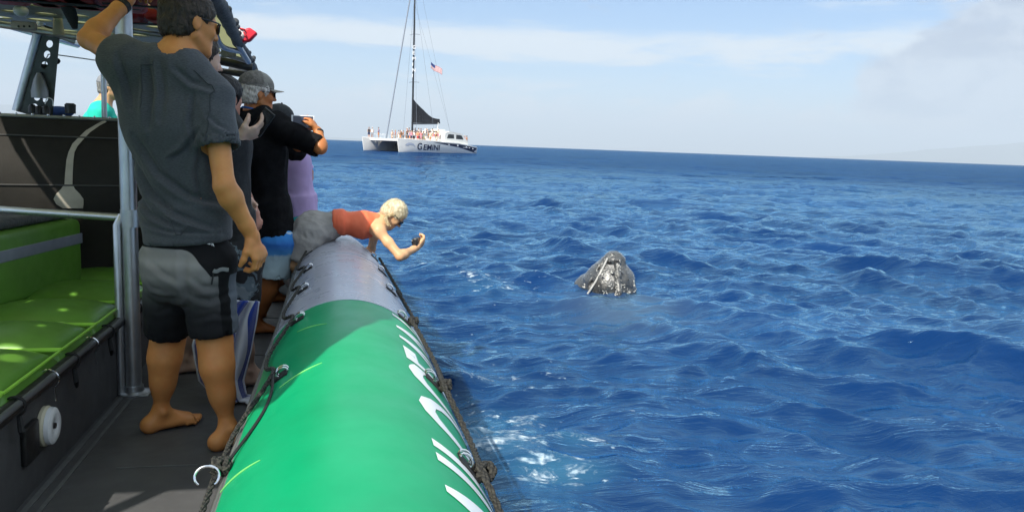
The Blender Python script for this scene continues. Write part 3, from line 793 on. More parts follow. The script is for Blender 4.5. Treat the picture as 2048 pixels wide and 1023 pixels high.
# inner frame tubes
g1 = at(440, 30, 5.0); g2 = at(497, 124, 6.6)
MB().tube([at(425, 2, 4.7), at(456, 58, 5.5), g2], .020, 12).build('frame_tube', M_paint, canopy)
MB().tube(smooth_path([at(428, 60, 5.35), at(440, 88, 5.7), at(455, 98, 5.9), at(478, 103, 6.15)], 8), .018, 12).build('frame_tube', M_paint, canopy)
MB().tube([at(430, 104, 6.6), at(500, 124, 6.65)], .016, 10).build('frame_tube', M_paint, canopy)
MB().tube([at(380, 108, 6.85), at(505, 136, 6.9)], .034, 10).build('frame_tube', M_black, canopy)
MB().tube([at(380, 132, 7.2), at(492, 150, 7.25)], .026, 10).build('frame_tube', M_black, canopy)
MB().box((-.052, -.01, -.03), (.052, .01, .03), M=Matrix.Translation(at(457, 107, 6.3)), bev=.006).build('name_plate', simple('pale_label', (.42, .43, .38), .6, var=.3, nscale=60), canopy)
# cross rails
MB().tube([at(-60, 40, 5.0), at(20, 52, 5.05), at(152, 74, 5.1), at(265, 88, 5.2), at(330, 96, 5.25), at(440, 112, 5.4)], .020, 12).build('cross_rail', M_alu, canopy)
MB().tube([at(82, 58, 5.1), at(120, 72, 5.12), at(150, 84, 5.15)], .016, 10).build('cross_rail', M_alu, canopy)
MB().tube([at(230, 56, 4.8), at(330, 72, 4.85), at(420, 86, 4.9)], .014, 10).build('cross_rail', M_alu, canopy)
MB().tube([(-2.45, 1.3, ZR), (-2.45, 3.62, ZR), (-2.17, 3.86, ZR), (-2.17, 5.2, ZR), (-2.0, 6.9, ZR)], .024, 12).build('left_rail', M_alu, canopy)
MB().tube([(-2.45, 1.3, ZR), (-1.35, 1.3, ZR), (-1.0, 1.0, ZR)], .022, 12).build('cross_rail', M_alu, canopy)
MB().tube([(-1.75, 1.32, .56), (-1.75, 1.32, ZR)], .032, 14).build('rear_post', M_alu, canopy)
# canvas with a few gaps, lightening-hole plates below it
outl = [(p.x - .0, p.y) for p in rp[14:]] + [(-1.35, 1.28), (-2.46, 1.28), (-2.46, 3.62), (-2.16, 3.86), (-2.16, 5.2), (-2.1, 6.9), (r0.x - .1, 7.1)]
gaps_ok = lambda g: [q for q in g if -2.40 < q[0] < -.9 and q[1] > 1.1]
D = lambda z: (ZR + .05 - z) / math.sin(R_(SUN_EL)) * math.cos(R_(SUN_EL))
gaps = []
for (px, py, rx, ry) in ((68, 612, .020, .040), (150, 590, .014, .02), (138, 574, .02, .03), (205, 546, .018, .04), (135, 626, .018, .02), (110, 640, .016, .02), (30, 720, .03, .05), (5, 690, .05, .04), (60, 700, .02, .02), (95, 660, .012, .02)):
    p = onz(px, py, .71); k = D(.71); gaps.append((p.x - math.sin(R_(SUN_HEAD)) * k, p.y - math.cos(R_(SUN_HEAD)) * k, rx, ry))
p = onz(95, 400, 1.06)
plate('canvas', outl, gaps_ok(gaps), .006, Matrix.Translation((0, 0, ZR + .05)), M_canvas, canopy)
M_plate = simple('brown_grey_plate', (.22, .23, .17), .55, .2, var=.2, nscale=10)
M_creamy = simple('camouflage_plate', (.20, .20, .15), .6, var=.4, nscale=7)
holes = [(-2.04 + .16 * k, 4.86 + .012 * (k % 2), .052, .052) for k in range(9)] + [(-2.02 + .17 * k, 4.55, .060, .055) for k in range(8)]
plate('hole_plate', [(-2.14, 4.30), (-.78, 4.42), (-.80, 5.05), (-2.14, 5.0)], holes, .008, Matrix.Translation((0, 0, ZR - .035)), M_plate, canopy)
plate('hole_plate', [(-2.2, 5.15), (-.82, 5.25), (-.85, 6.5), (-2.1, 6.5)], [(-2.0 + .22 * k, 5.45 + .5 * j, .07, .07) for k in range(6) for j in range(2)], .008, Matrix.Translation((0, 0, ZR + .0)), M_plate, canopy)
# black hanging strap
MB().tube([at(118, -30, 4.2), at(133, 8, 4.25), at(145, 38, 4.3), at(150, 58, 4.32)], [.03, .034, .026, .012], 8, flat=.35, up=(0, 1, 0)).build('hanging_strap', M_strap, canopy)
# lamp, junction box
MB().lathe([(.030, 0), (.026, .05), (.022, .10)], 16, Matrix.Translation(at(117, 70, 5.05))).build('lamp', M_cream, canopy)
jb = MB().box((-.060, -.02, -.022), (.060, .02, .022), M=Matrix.Translation(at(48, 52, 4.95)), bev=.008).build('junction_box', simple('pale_box', (.45, .42, .40), .6), canopy)
for k in (-1, 0, 1): MB().ball(at(48 + 11 * k, 53, 4.92), .006, 8, 5).build('screw', M_black, jb)
MB().ball(at(42, 22, 4.6), (.035, .035, .03), 14, 10).build('lamp', M_white, canopy)
# left arch
ab, at_ = at(33, 222, 5.15), at(82, 44, 5.15)
arch = MB().tube([ab, at_], .024, 14).build('arch_tube', M_alu, boat)
u = (at_ - ab); h = u.length; u.normalize(); sd = Vector((1, 0, 0)); sd = (sd - u * sd.dot(u)).normalized(); nr = sd.cross(u)
Mx = Matrix((( sd.x, u.x, nr.x, ab.x), (sd.y, u.y, nr.y, ab.y), (sd.z, u.z, nr.z, ab.z), (0, 0, 0, 1)))
plate('arch_plate', [(.02, .0), (.19, .0), (.105, h * .98), (.025, h * .98)], [(.072 + .013 * (1 - k / 6), .05 + .062 * k, .018, .022) for k in range(7)] + [(.128, .05, .018, .02), (.125, .115, .016, .02)], .010, Mx, simple('dark_arch_plate', (.04, .05, .05), .5, .2, var=.3), arch)
MB().box((-.03, -.02, -.09), (.03, .02, .09), M=Matrix.Translation(at(88, 160, 5.2)) @ Matrix.Rotation(R_(4), 4, 'Y'), bev=.015).build('radio_unit', simple('dull_black_plastic', (.05, .055, .06), .5), arch)
MB().lathe([(.045, 0), (.045, .04), (.03, .10), (.012, .14)], 16, Matrix.Translation(at(80, 196, 5.12))).build('horn', simple('grey_horn', (.25, .26, .27), .35, .3), arch)
MB().tube([at(94, 196, 5.2), at(99, 165, 5.2), at(103, 130, 5.2)], .006, 8).tube([at(101, 128, 5.2), at(110, 126, 5.2), at(117, 124, 5.2)], .011, 8).ball(at(115, 122, 5.2), .016).build('rod_holder', M_black, arch)
MB().tube(smooth_path([at(84, 215, 5.6), at(90, 130, 5.6), at(95, 113, 5.6), at(104, 109, 5.6), at(165, 117, 5.7), at(240, 128, 5.8)], 6), .0035, 6).build('windscreen_frame', M_paint, boat)
MB().tube(smooth_path([at(90, 208, 5.1), at(95, 196, 5.1), at(105, 200, 5.1), at(106, 212, 5.1)], 6), .003, 6).build('cable', M_white, console)
MB().lathe([(.028, 0), (.03, .05), (.02, .058)], 14, Matrix.Translation(at(141, 227, 5.12))).build('instrument', M_black, console)
for q in ((65, 225), (78, 228), (92, 228)): MB().lathe([(.022, 0), (.022, .03), (.012, .045)], 12, Matrix.Translation(at(*q, 5.08))).build('control_knob', M_black, console)
bag = MB().ball(at(118, 224, 5.35), (.085, .05, .035), 16, 10).build('cloth', simple('blue_cloth', (.05, .11, .32), .8, bump=.8, bscale=30, bdist=.01), None, org=at(118, 230, 5.35)); tag(bag, 'small crumpled blue cloth on top of the black console', 'cloth')
# life jackets packed under the canvas
def jacket(cx, cy, cz, rz, sx, sy, label):
    e = empty('life_jacket', (cx, cy, cz), label, 'life jacket', 'red life jackets stowed under the canopy')
    for s in (-1, 1):
        M = Matrix.Translation((cx, cy, cz)) @ Matrix.Rotation(rz, 4, 'Z')
        MB().box((s * sx * .52 - sx * .46, -sy, -.055), (s * sx * .52 + sx * .46, sy, .02), M=M, bev=.03).build('pad', M_red, e)
    MB().tube([M @ Vector((-sx, .03, -.058)), M @ Vector((sx, .03, -.058))], .018, 6, flat=.25, up=(0, 0, 1)).build('strap', M_strap, e)
for k, (px, py, z, rz, sx, sy, lb) in enumerate((
        (40, -26, 2.125, .05, .17, .24, 'red life jacket under the canopy at the far left corner of the picture'),
        (112, -22, 2.125, .02, .17, .23, 'red life jacket under the canopy to the left of the black hanging strap'),
        (196, -14, 2.125, -.03, .17, .23, 'red life jacket under the canopy behind the raised bare arm'),
        (285, -16, 2.12, .04, .17, .2, 'upper red life jacket between the grey pole and the tall man\'s head'),
        (292, 24, 2.12, -.02, .17, .13, 'lower red life jacket between the grey pole and the tall man\'s head'))):
    p = onz(px, py, z); jacket(p.x, p.y, z, rz, sx, sy, lb)
# bundle on the canopy rail
e = empty('rescue_bundle', at(490, 72, 5.9), 'small red and white bundle tied to the outer edge of the canopy, against the sky', 'rescue bundle')
c = at(482, 70, 5.9)
MB().ball(c, (.050, .05, .048), 16, 12).build('white_bag', simple('white_nylon', (.72, .72, .70), .6, var=.25, nscale=30, bump=.6, bscale=40, bdist=.01), e)
for dx, dz, a in ((-.028, .028, .6), (-.018, -.02, -.5), (.012, .035, .2), (.03, .0, 1.2)):
    MB().box((-.017, -.055, -.005), (.017, .055, .005), M=Matrix.Translation(c + Vector((dx, 0, dz))) @ Matrix.Rotation(a, 4, 'Y'), bev=.003).build('red_band' if dx > 0 else 'dark_band', simple('bundle_red', (.55, .02, .03), .6) if dx > 0 else M_strap, e)
a, b, c2, d = at(500, 56, 5.9), at(516, 67, 5.9), at(500, 84, 5.9), at(480, 86, 5.9)
V = []; 
for q in (-.035, .035): V += [p + Vector((0, q, 0)) for p in (at(488, 60, 5.9), a, b, c2, d)]
F = [(0, 1, 2, 3, 4), (9, 8, 7, 6, 5)] + [(i, 5 + i, 5 + (i + 1) % 5, (i + 1) % 5) for i in range(5)]
o = MB().add(V, F[:]).build('red_cover', simple('bright_red_nylon', (.62, .015, .035), .5, var=.15, nscale=20), e)
m = o.modifiers.new('b', 'BEVEL'); m.width = .012; m.segments = 2

# ------------------------------------------------------------------ catamaran far off
M_gel = simple('white_gelcoat', (.78, .77, .73), .35, var=.05, nscale=1.5)
M_navy = simple('navy_paint', (.012, .018, .05), .3, var=.1)
M_glassd = simple('dark_window', (.02, .022, .025), .1)
M_netw = simple('cat_trampoline', (.28, .27, .24), .8, var=.3)
M_mast = simple('black_mast', (.018, .02, .025), .4)
M_wire = simple('rigging_wire', (.16, .19, .24), .5)
M_sail = simple('black_sail_cover', (.016, .017, .022), .7, var=.4, nscale=1.2, bump=.8, bscale=3, bdist=.2)
cA = onz(798, 303.5, 0.0); cB = onz(944, 309.5, 0.0)      # near hull: bow, stern
CX, CY = 13.55, 139.2
phi = math.atan2(-0.69, -0.712)                            # heading of the bows
Mc = Matrix.Translation((cA.x, cA.y, 0)) @ Matrix.Rotation(phi, 4, 'Z')   # +x forward, origin at the near bow; y positive = to the right-hand side hull offset
def C_(x, y, z): return Mc @ Vector((x, y, z))
print('cat near bow', cA, 'stern', cB)
LC = 19.5; BC = 7.6
cat = empty('catamaran', C_(-9, -BC / 2, 0), 'white sailing catamaran crowded with people, black mast and furled sail, far off at sea', 'catamaran')
def hull_mesh(y0):
    mb = MB(); st = np.linspace(0, 1, 22); ring = []
    for s in st:
        x = -LC * s; hw = 1.0 * min(1, (s / .30) ** .6) * (1 - .18 * max(0, (s - .75) / .25)) + .06; sheer = 2.10 - .55 * s - .45 * max(0, (s - .72) / .28); fore = .55 * (1 - s) ** 8
        pr_ = [(0, -.6), (hw * .55, -.4), (hw * .85, .25), (hw * .98, 1.0), (hw, sheer), (hw * .8, sheer + .05), (-hw * .8, sheer + .05), (-hw, sheer), (-hw * .98, 1.0), (-hw * .85, .25), (-hw * .55, -.4)]
        ring.append([C_(x + fore * (z + .3) * .35, y0 + yy, z) for yy, z in pr_])
    n = 11; V = [p for r in ring for p in r]; F = [(i * n + k, i * n + (k + 1) % n, (i + 1) * n + (k + 1) % n, (i + 1) * n + k) for i in range(21) for k in range(n)]
    F.append(tuple(range(n))[::-1]); F.append(tuple(21 * n + k for k in range(n)))
    return mb.add(V, F)
# the hull next to the camera (its port or starboard flank faces us) and the other one, further left
hn = hull_mesh(0).build('hull', M_gel, cat); hf = hull_mesh(-BC).build('hull', M_gel, cat)
_side = 1
for o in (hn, hf):
    bm = bmesh.new(); bm.from_mesh(o.data); bmesh.ops.recalc_face_normals(bm, faces=bm.faces[:]); bm.to_mesh(o.data); bm.free()
def flank(x, z, off=.02):
    s = max(0, min(1, -x / LC)); hw = 1.0 * min(1, (max(s, 1e-4) / .30) ** .6) * (1 - .18 * max(0, (s - .75) / .25)) + .06
    sheer = 2.10 - .55 * s - .45 * max(0, (s - .72) / .28)
    w = np.interp(z, [-.4, .25, 1.0, sheer], [hw * .55, hw * .85, hw * .98, hw])
    return C_(x, _side * (w + off), z)
# dark wedge along the sheer, widening aft
V = []; F = []; xs = np.linspace(-7.0, -19.3, 30)
for i, x in enumerate(xs):
    s = -x / LC; sheer = 2.10 - .55 * s - .45 * max(0, (s - .72) / .28); t = (i / 29)
    V += [flank(x, sheer - .16), flank(x, sheer - .16 - .95 * t ** .85 * .95)]
for i in range(29): F.append((2 * i, 2 * i + 1, 2 * i + 3, 2 * i + 2))
MB().add(V, F).build('navy_band', M_navy, hn)
for x, r in ((-11.2, .12), (-13.6, .16), (-16.1, .13), (-17.0, .10), (-18.1, .12)):
    s = -x / LC; sheer = 2.10 - .55 * s - .45 * max(0, (s - .72) / .28); c = flank(x, sheer - .42, .04)
    n_ = (flank(x, sheer - .42, 1) - flank(x, sheer - .42, 0)).normalized(); M = Matrix.Translation(c) @ n_.to_track_quat('Z', 'Y').to_matrix().to_4x4()
    MB().lathe([(r, 0), (r, .05)], 14, M).build('porthole', M_white, hn)
def flat_text(body, size, fn, mat, parent, name='lettering', offset=.0, shear=0, xs=1):
    cu = bpy.data.curves.new('t', 'FONT'); cu.body = body; cu.size = size; cu.offset = offset; cu.shear = shear; cu.resolution_u = 3
    tmp = bpy.data.objects.new('tmp', cu); COL.objects.link(tmp); bpy.context.view_layer.update()
    me = bpy.data.meshes.new_from_object(tmp.evaluated_get(bpy.context.evaluated_depsgraph_get())); bpy.data.objects.remove(tmp)
    for v in me.vertices: v.co = fn(v.co.x * xs, v.co.y)
    me.name = name; me.materials.clear(); return link_mesh(name, me, mat, parent, False)
flat_text('G', 1.55, lambda x, y: flank(-3.4 - x, .42 + y, .05), M_navy, hn, offset=.02)
flat_text('EMINI', 1.25, lambda x, y: flank(-4.75 - x, .42 + y, .05), M_navy, hn, offset=.02, xs=1.30)
# pale blue-grey emblem at the bow
V = []; F = []
for k in range(9):
    a = math.pi * k / 8; V += [flank(-1.9 - .95 * math.cos(a) - .0, 1.05 + .45 * math.sin(a), .05), flank(-2.1 - .60 * math.cos(a), 1.0 + .18 * math.sin(a), .05)]
for k in range(8): F.append((2 * k, 2 * k + 1, 2 * k + 3, 2 * k + 2))
MB().add(V, F).build('emblem', simple('emblem_grey', (.42, .46, .55), .5), hn)
# bridge deck, netting between the bows, cross beams
def cbox(name, a, b, mat, bev=0, parent=cat): return MB().box(a, b, M=Mc, bev=bev).build(name, mat, parent, smooth=bev > 0)
cbox('bridge_deck', (-18.0, -BC, 1.25), (-6.3, 0, 1.72), M_gel, .1)
cbox('forward_deck', (-6.5, -BC + .6, 1.55), (-3.6, -.6, 1.70), M_gel, .04)
cbox('cross_beam', (-1.3, -BC + .2, 1.65), (-.9, -.2, 2.02), M_gel, .05)
cbox('trampoline', (-3.7, -BC + .8, 1.62), (-1.2, -.8, 1.68), M_netw)
V = []; F = []     # under-deck fairing that fills the tunnel, grey in the shade
cbox('tunnel', (-9.5, -BC + .9, .35), (-6.2, -.8, 1.26), M_netw, .1)
# cabin with raked windows
cab = MB()
prf = [(-11.6, 1.7), (-11.9, 3.35), (-13.2, 3.65), (-16.6, 3.35), (-18.3, 2.0), (-18.3, 1.6)]
V = [Mc @ Vector((x, y, z)) for y in (-6.6, -.35) for x, z in prf]; n = len(prf)
F = [tuple(range(n)), tuple(range(2 * n - 1, n - 1, -1))] + [(i, n + i, n + (i + 1) % n, (i + 1) % n) for i in range(n)]
cabin = cab.add(V, F).build('cabin', M_gel, cat, False)
bm = bmesh.new(); bm.from_mesh(cabin.data); bmesh.ops.recalc_face_normals(bm, faces=bm.faces[:]); bm.to_mesh(cabin.data); bm.free()
for q in ([(-12.4, 2.45), (-14.35, 2.45), (-14.25, 3.15), (-12.75, 3.15)], [(-14.9, 2.40), (-17.0, 2.35), (-16.4, 3.05), (-14.95, 3.12)]):
    V = [Mc @ Vector((x, yy, z)) for yy in (-.33, -.37) for x, z in q]; w = MB().add(V, [(0, 1, 2, 3), (7, 6, 5, 4), (0, 4, 5, 1), (1, 5, 6, 2), (2, 6, 7, 3), (3, 7, 4, 0)]).build('window', M_glassd, cabin, False)
cbox('raised_deck', (-11.5, -6.2, 1.73), (-7.9, -1.0, 2.25), M_gel, .05)
cbox('flybridge', (-14.6, -5.2, 3.6), (-12.0, -2.4, 3.95), M_gel, .1)
MB().tube([C_(-13.5, -3.4, 3.9), C_(-13.7, -3.4, 5.1)], .05).build('antenna_pole', M_white, cat)
# rails
for y in (0.55, -BC - .5):
    pts = [C_(x, y * (1 if -x > 2 else .5), 2.75 - .55 * (-x / LC) ) for x in np.linspace(-.6, -11, 12)]
    rl = MB().tube(pts, .025, 5)
    for p in pts: rl.tube([p, p - Vector((0, 0, .7))], .02, 5)
    rl.build('rail', M_white, cat)
# rig
MX, MYc = -7.4, -BC / 2
mt = MB().tube([C_(MX, MYc, 1.6), C_(MX, MYc, 30.5)], [.17, .13], 12).build('mast', M_mast, cat)
for z in (11.5, 19.2, 26): MB().tube([C_(MX - .2, MYc - 1.1, z - .1), C_(MX, MYc, z), C_(MX - .2, MYc + 1.1, z - .1)], .035, 6).build('spreader', M_wire, mt)
# letters up the mast
for k, ch in enumerate('GEMINI'):
    flat_text(ch, .8, lambda x, y, k=k: C_(MX, MYc, 0) + Vector((-.26 + x, -.20, 16.8 - k * .92 + y)), M_white, mt, offset=.02)
MB().tube([C_(-1.1, MYc, 1.9), C_(-6.9, MYc, 27.6)], .10, 8).build('forestay', M_wire, cat)
MB().tube([C_(-4.5, -.3, 2), C_(MX, MYc, 26)], .018, 5).tube([C_(-9, -BC + .3, 2), C_(MX, MYc, 26)], .018, 5).tube([C_(-9, -.1, 2), C_(MX, MYc, 26)], .018, 5).tube([C_(-18, MYc, 2.4), C_(MX, MYc, 30.3)], .015, 5).build('shroud', M_wire, cat)
# boom and furled sail
MB().tube([C_(MX - .1, MYc, 4.6), C_(-14.2, MYc, 4.9)], .11, 8).build('boom', M_wire, cat)
V = []; F = []
up = [(0, 8.6), (.5, 8.2), (1.3, 7.6), (2.4, 7.0), (3.6, 6.3), (4.8, 5.85), (5.8, 5.75), (6.7, 5.72), (6.85, 5.0)]
for dy in (-.28, .28):
    for d, z in up: V.append(C_(MX - .12 - d, MYc + dy * (1 if z < 8 else .4), z)); V.append(C_(MX - .12 - d, MYc + dy * 1.2, 4.75 + .03 * d))
n = len(up)
for s, o0 in ((1, 0), (-1, 2 * n)):
    for i in range(n - 1): q = (o0 + 2 * i, o0 + 2 * i + 1, o0 + 2 * i + 3, o0 + 2 * i + 2); F.append(q if s > 0 else q[::-1])
for i in range(n - 1): F.append((2 * i, 2 * i + 2, 2 * n + 2 * i + 2, 2 * n + 2 * i)); F.append((2 * i + 1, 2 * n + 2 * i + 1, 2 * n + 2 * i + 3, 2 * i + 3))
F.append((0, 2 * n, 2 * n + 1, 1)); F.append((2 * n - 2, 2 * n - 1, 4 * n - 1, 4 * n - 2))
MB().add(V, F).build('sail_cover', M_sail, cat)
MB().tube([C_(-13.7, MYc, 5.0), C_(-11.0, MYc, 6.6)], .03, 5).tube([C_(-13.4, MYc, 3.9), C_(-14.0, MYc, 4.8)], .035, 5).build('rigging_line', M_white, cat)
# flag: stripes and a blue canton, flying on a thin halyard
fy = 138.0; f0 = at(862, 124, fy); cols = [(.45, .05, .06), (.78, .78, .76)]
flag = empty('flag', f0, 'small red, white and blue striped flag flying high astern of the black mast', 'flag')
import itertools
def fp(u, v):   # u along the fly, v down
    return f0 + Vector((u * 1.9, .25 * math.sin(u * 5), -u * 1.15 - v * .95 - .08 * math.sin(u * 6)))
mats = [simple('flag_red', (.50, .05, .06), .8), simple('flag_white', (.80, .79, .78), .8), simple('flag_blue', (.03, .05, .20), .8)]
V = []; F = []; mi = []
for s in range(13):
    for i in range(10):
        o = len(V); V += [fp(i / 10, s / 13), fp((i + 1) / 10, s / 13), fp((i + 1) / 10, (s + 1) / 13), fp(i / 10, (s + 1) / 13)]; F.append((o, o + 1, o + 2, o + 3)); mi.append(2 if (i < 4 and s < 7) else s % 2)
mb = MB(); mb.v = V; mb.f = F; mb.mi = mi; fl = mb.build('striped_cloth', mats, flag); md = fl.modifiers.new('s', 'SOLIDIFY'); md.thickness = .03
MB().tube([C_(-18.2, MYc, 2.4), f0 + Vector((0, 0, .1)), C_(MX, MYc, 24)], .012, 5).build('halyard', M_wire, flag)
# passengers on the catamaran, each a small body with head, arms, legs
SK = [simple('skin_a', (.52, .30, .20), .6), simple('skin_b', (.40, .21, .13), .6), simple('skin_c', (.60, .38, .28), .6)]
CLC = dict(white=(.78, .77, .74), pink=(.60, .22, .26), black=(.02, .02, .025), navy=(.02, .03, .09), orange=(.62, .25, .10), purple=(.22, .14, .45), grey=(.3, .3, .32), yellow=(.6, .52, .15), red=(.5, .04, .05), cream=(.6, .55, .42), teal=(.05, .35, .35), brown=(.12, .07, .04))
CLM = {k: simple('cloth_' + k, v, .8, var=.1) for k, v in CLC.items()}
def tiny_person(loc, face, top, bot, hair, skin, sit, label, arm=0):
    e = empty('person', loc, label, 'person', 'passengers on the catamaran deck'); e.rotation_euler.z = 0
    M = Matrix.Translation(loc) @ Matrix.Rotation(face, 4, 'Z'); L_ = lambda x, y, z: M @ Vector((x, y, z)); hz = .45 if sit else .86
    b = MB()
    for s in (-1, 1):
        if sit: b.tube([L_(.1 * s, 0, hz), L_(.12 * s, .42, hz + .02), L_(.12 * s, .45, .03)], [.085, .065, .045], 8)
        else: b.tube([L_(.09 * s, 0, hz), L_(.10 * s, .02, .45), L_(.11 * s, 0, .03)], [.085, .062, .045], 8)
        if arm and s == 1: b.tube([L_(.19 * s, 0, hz + .50), L_(.26 * s, .15, hz + .62), L_(.14 * s, .30, hz + .75)], [.05, .04, .032], 7)
        else: b.tube([L_(.19 * s, 0, hz + .50), L_(.25 * s, -.02, hz + .22), L_(.20 * s, .14, hz + .04)], [.05, .04, .032], 7)
    b.tube([L_(0, 0, hz + .5), L_(0, .02, hz + .66)], .055, 8); b.ball(L_(0, .03, hz + .74), (.085, .10, .12), 10, 8)
    body = b.build('body', skin, e)
    MB().tube([L_(0, 0, hz - .06), L_(0, 0, hz + .15), L_(0, 0, hz + .40), L_(0, 0, hz + .54)], [.155, .15, .19, .10], 10, flat=.62, up=M.to_3x3() @ Vector((0, 1, 0))).build('shirt', top, e)
    pp = MB()
    for s in (-1, 1): pp.tube([L_(.07 * s, 0, hz + .04), L_(.11 * s, .30 if sit else .02, hz + .01 if sit else .50)], [.105, .092], 8)
    pp.build('shorts', bot, e)
    MB().ball(L_(0, .005, hz + .785), (.095, .105, .095), 10, 8).build('hair', hair, e)
HA = [simple('hair_dark', (.03, .02, .015), .6), simple('hair_fair', (.45, .32, .15), .6), simple('hair_brown', (.10, .055, .03), .6), CLM['white'], CLM['black']]
who = [  # pixel column, deck row pixel, clothes
 (731, 'black', 'navy', 0, 'man in a black top at the very tip of the far bow of the catamaran'), (744, 'white', 'grey', 3, 'person in a bright white shirt standing at the far bow of the catamaran'), (757, 'purple', 'orange', 0, 'person in a purple top between the white shirts at the catamaran bow'),
 (771, 'cream', 'cream', 1, 'passenger in cream clothes right beside the foot of the forestay'), (777, 'pink', 'white', 3, 'passenger in pink with a white hat just behind the forestay'), (784, 'white', 'orange', 2, 'passenger in white over orange shorts, third behind the forestay'),
 (790, 'pink', 'cream', 1, 'fair-haired passenger in pink midway between forestay and mast'), (796, 'white', 'brown', 0, 'dark-haired passenger in a white shirt midway between forestay and mast'), (801, 'brown', 'orange', 0, 'passenger in dark brown top above the near bow'),
 (806, 'orange', 'black', 2, 'passenger in an orange top above the near bow'), (812, 'cream', 'orange', 3, 'passenger in cream with a white cap left of the big name on the hull'), (817, 'white', 'navy', 0, 'passenger in white and navy above the capital letter of the name'),
 (822, 'pink', 'navy', 2, 'passenger in pink and navy just left of the mast foot'), (827, 'white', 'black', 3, 'passenger in a white cap and white shirt at the mast foot'), (832, 'black', 'white', 0, 'passenger in black shirt and white shorts directly under the sail corner'),
 (837, 'red', 'black', 0, 'passenger in a red shirt just right of the mast'), (841, 'navy', 'white', 1, 'fair-haired passenger in navy just right of the mast'), (846, 'black', 'grey', 4, 'passenger in a black cap and shirt under the furled sail'), (851, 'teal', 'white', 3, 'passenger in a teal shirt under the furled sail'),
 (856, 'orange', 'brown', 0, 'passenger in an orange shirt seated forward of the cabin'), (861, 'cream', 'orange', 2, 'brown-haired passenger in cream seated forward of the cabin'), (866, 'pink', 'white', 0, 'dark-haired passenger in pink next to the cabin front'), (871, 'orange', 'cream', 1, 'fair-haired passenger in orange leaning on the cabin front'),
 (922, 'black', 'black', 0, 'crew member in black behind the cabin at the stern'), (929, 'pink', 'cream', 1, 'passenger in pink at the stern of the catamaran'), (933, 'orange', 'white', 0, 'passenger in orange at the very stern of the catamaran')]
rng = random.Random(11)
for k, (px, top, bot, hr, lb) in enumerate(who):
    # sight line meets the deck; depth chosen along the vessel
    if px < 765: x, y = -1.15, -BC + (px - 726) * .125; z = 2.05
    elif px < 880: x = -1.9 - (px - 765) * .088 - rng.uniform(0, .6); y = None; z = 1.74
    else: x = -18.0; y = -1.6; z = 1.35
    # solve y (or x) so that it stands under its pixel column
    best = None
    rows = np.linspace(-BC + .4, 0.0, 60) if px < 880 else np.linspace(-4, 0.2, 60)
    if px < 765: cand = [(-1.1, yy) for yy in np.linspace(-BC, -.3, 120)]
    elif px < 880: cand = [(xx, yy) for xx in np.linspace(-10.9, -3.4, 40) for yy in (-.35, -1.6, -3.0, -4.6)]; rng.shuffle(cand)
    else: cand = [(-18.0 - .4 * (px > 925), yy) for yy in np.linspace(-5, .2, 80)]
    for xx, yy in cand:
        w = C_(xx, yy, 0); d = w - Vector((0, 0, ZC)); lc = _M.T @ np.array(d); q = PW / 2 + FPX * lc[0] / -lc[2]
        if best is None or abs(q - px) < best[0] - (.9 if px < 880 and px > 765 else 0): best = (abs(q - px), xx, yy)
    tiny_person(C_(best[1], best[2], z), rng.uniform(0, 6.28), CLM[top], CLM[bot], HA[hr], SK[k % 3], rng.random() < .12, lb, rng.random() < .3)
# the packed crowd round the mast, heads and shirts only told apart by colour
for k in range(26):
    x = rng.uniform(-11.2, -5.0); y = rng.uniform(-6.0, -.5); z = 2.26 if x < -7.9 and y < -1.05 else 1.74
    tp, bt = rng.choice(list(CLC)), rng.choice(list(CLC)); tiny_person(C_(x, y, z), rng.uniform(0, 6.28), CLM[tp], CLM[bt], HA[rng.randrange(5)], SK[k % 3], False, 'passenger standing in the tight crowd around the mast of the catamaran', rng.random() < .3)
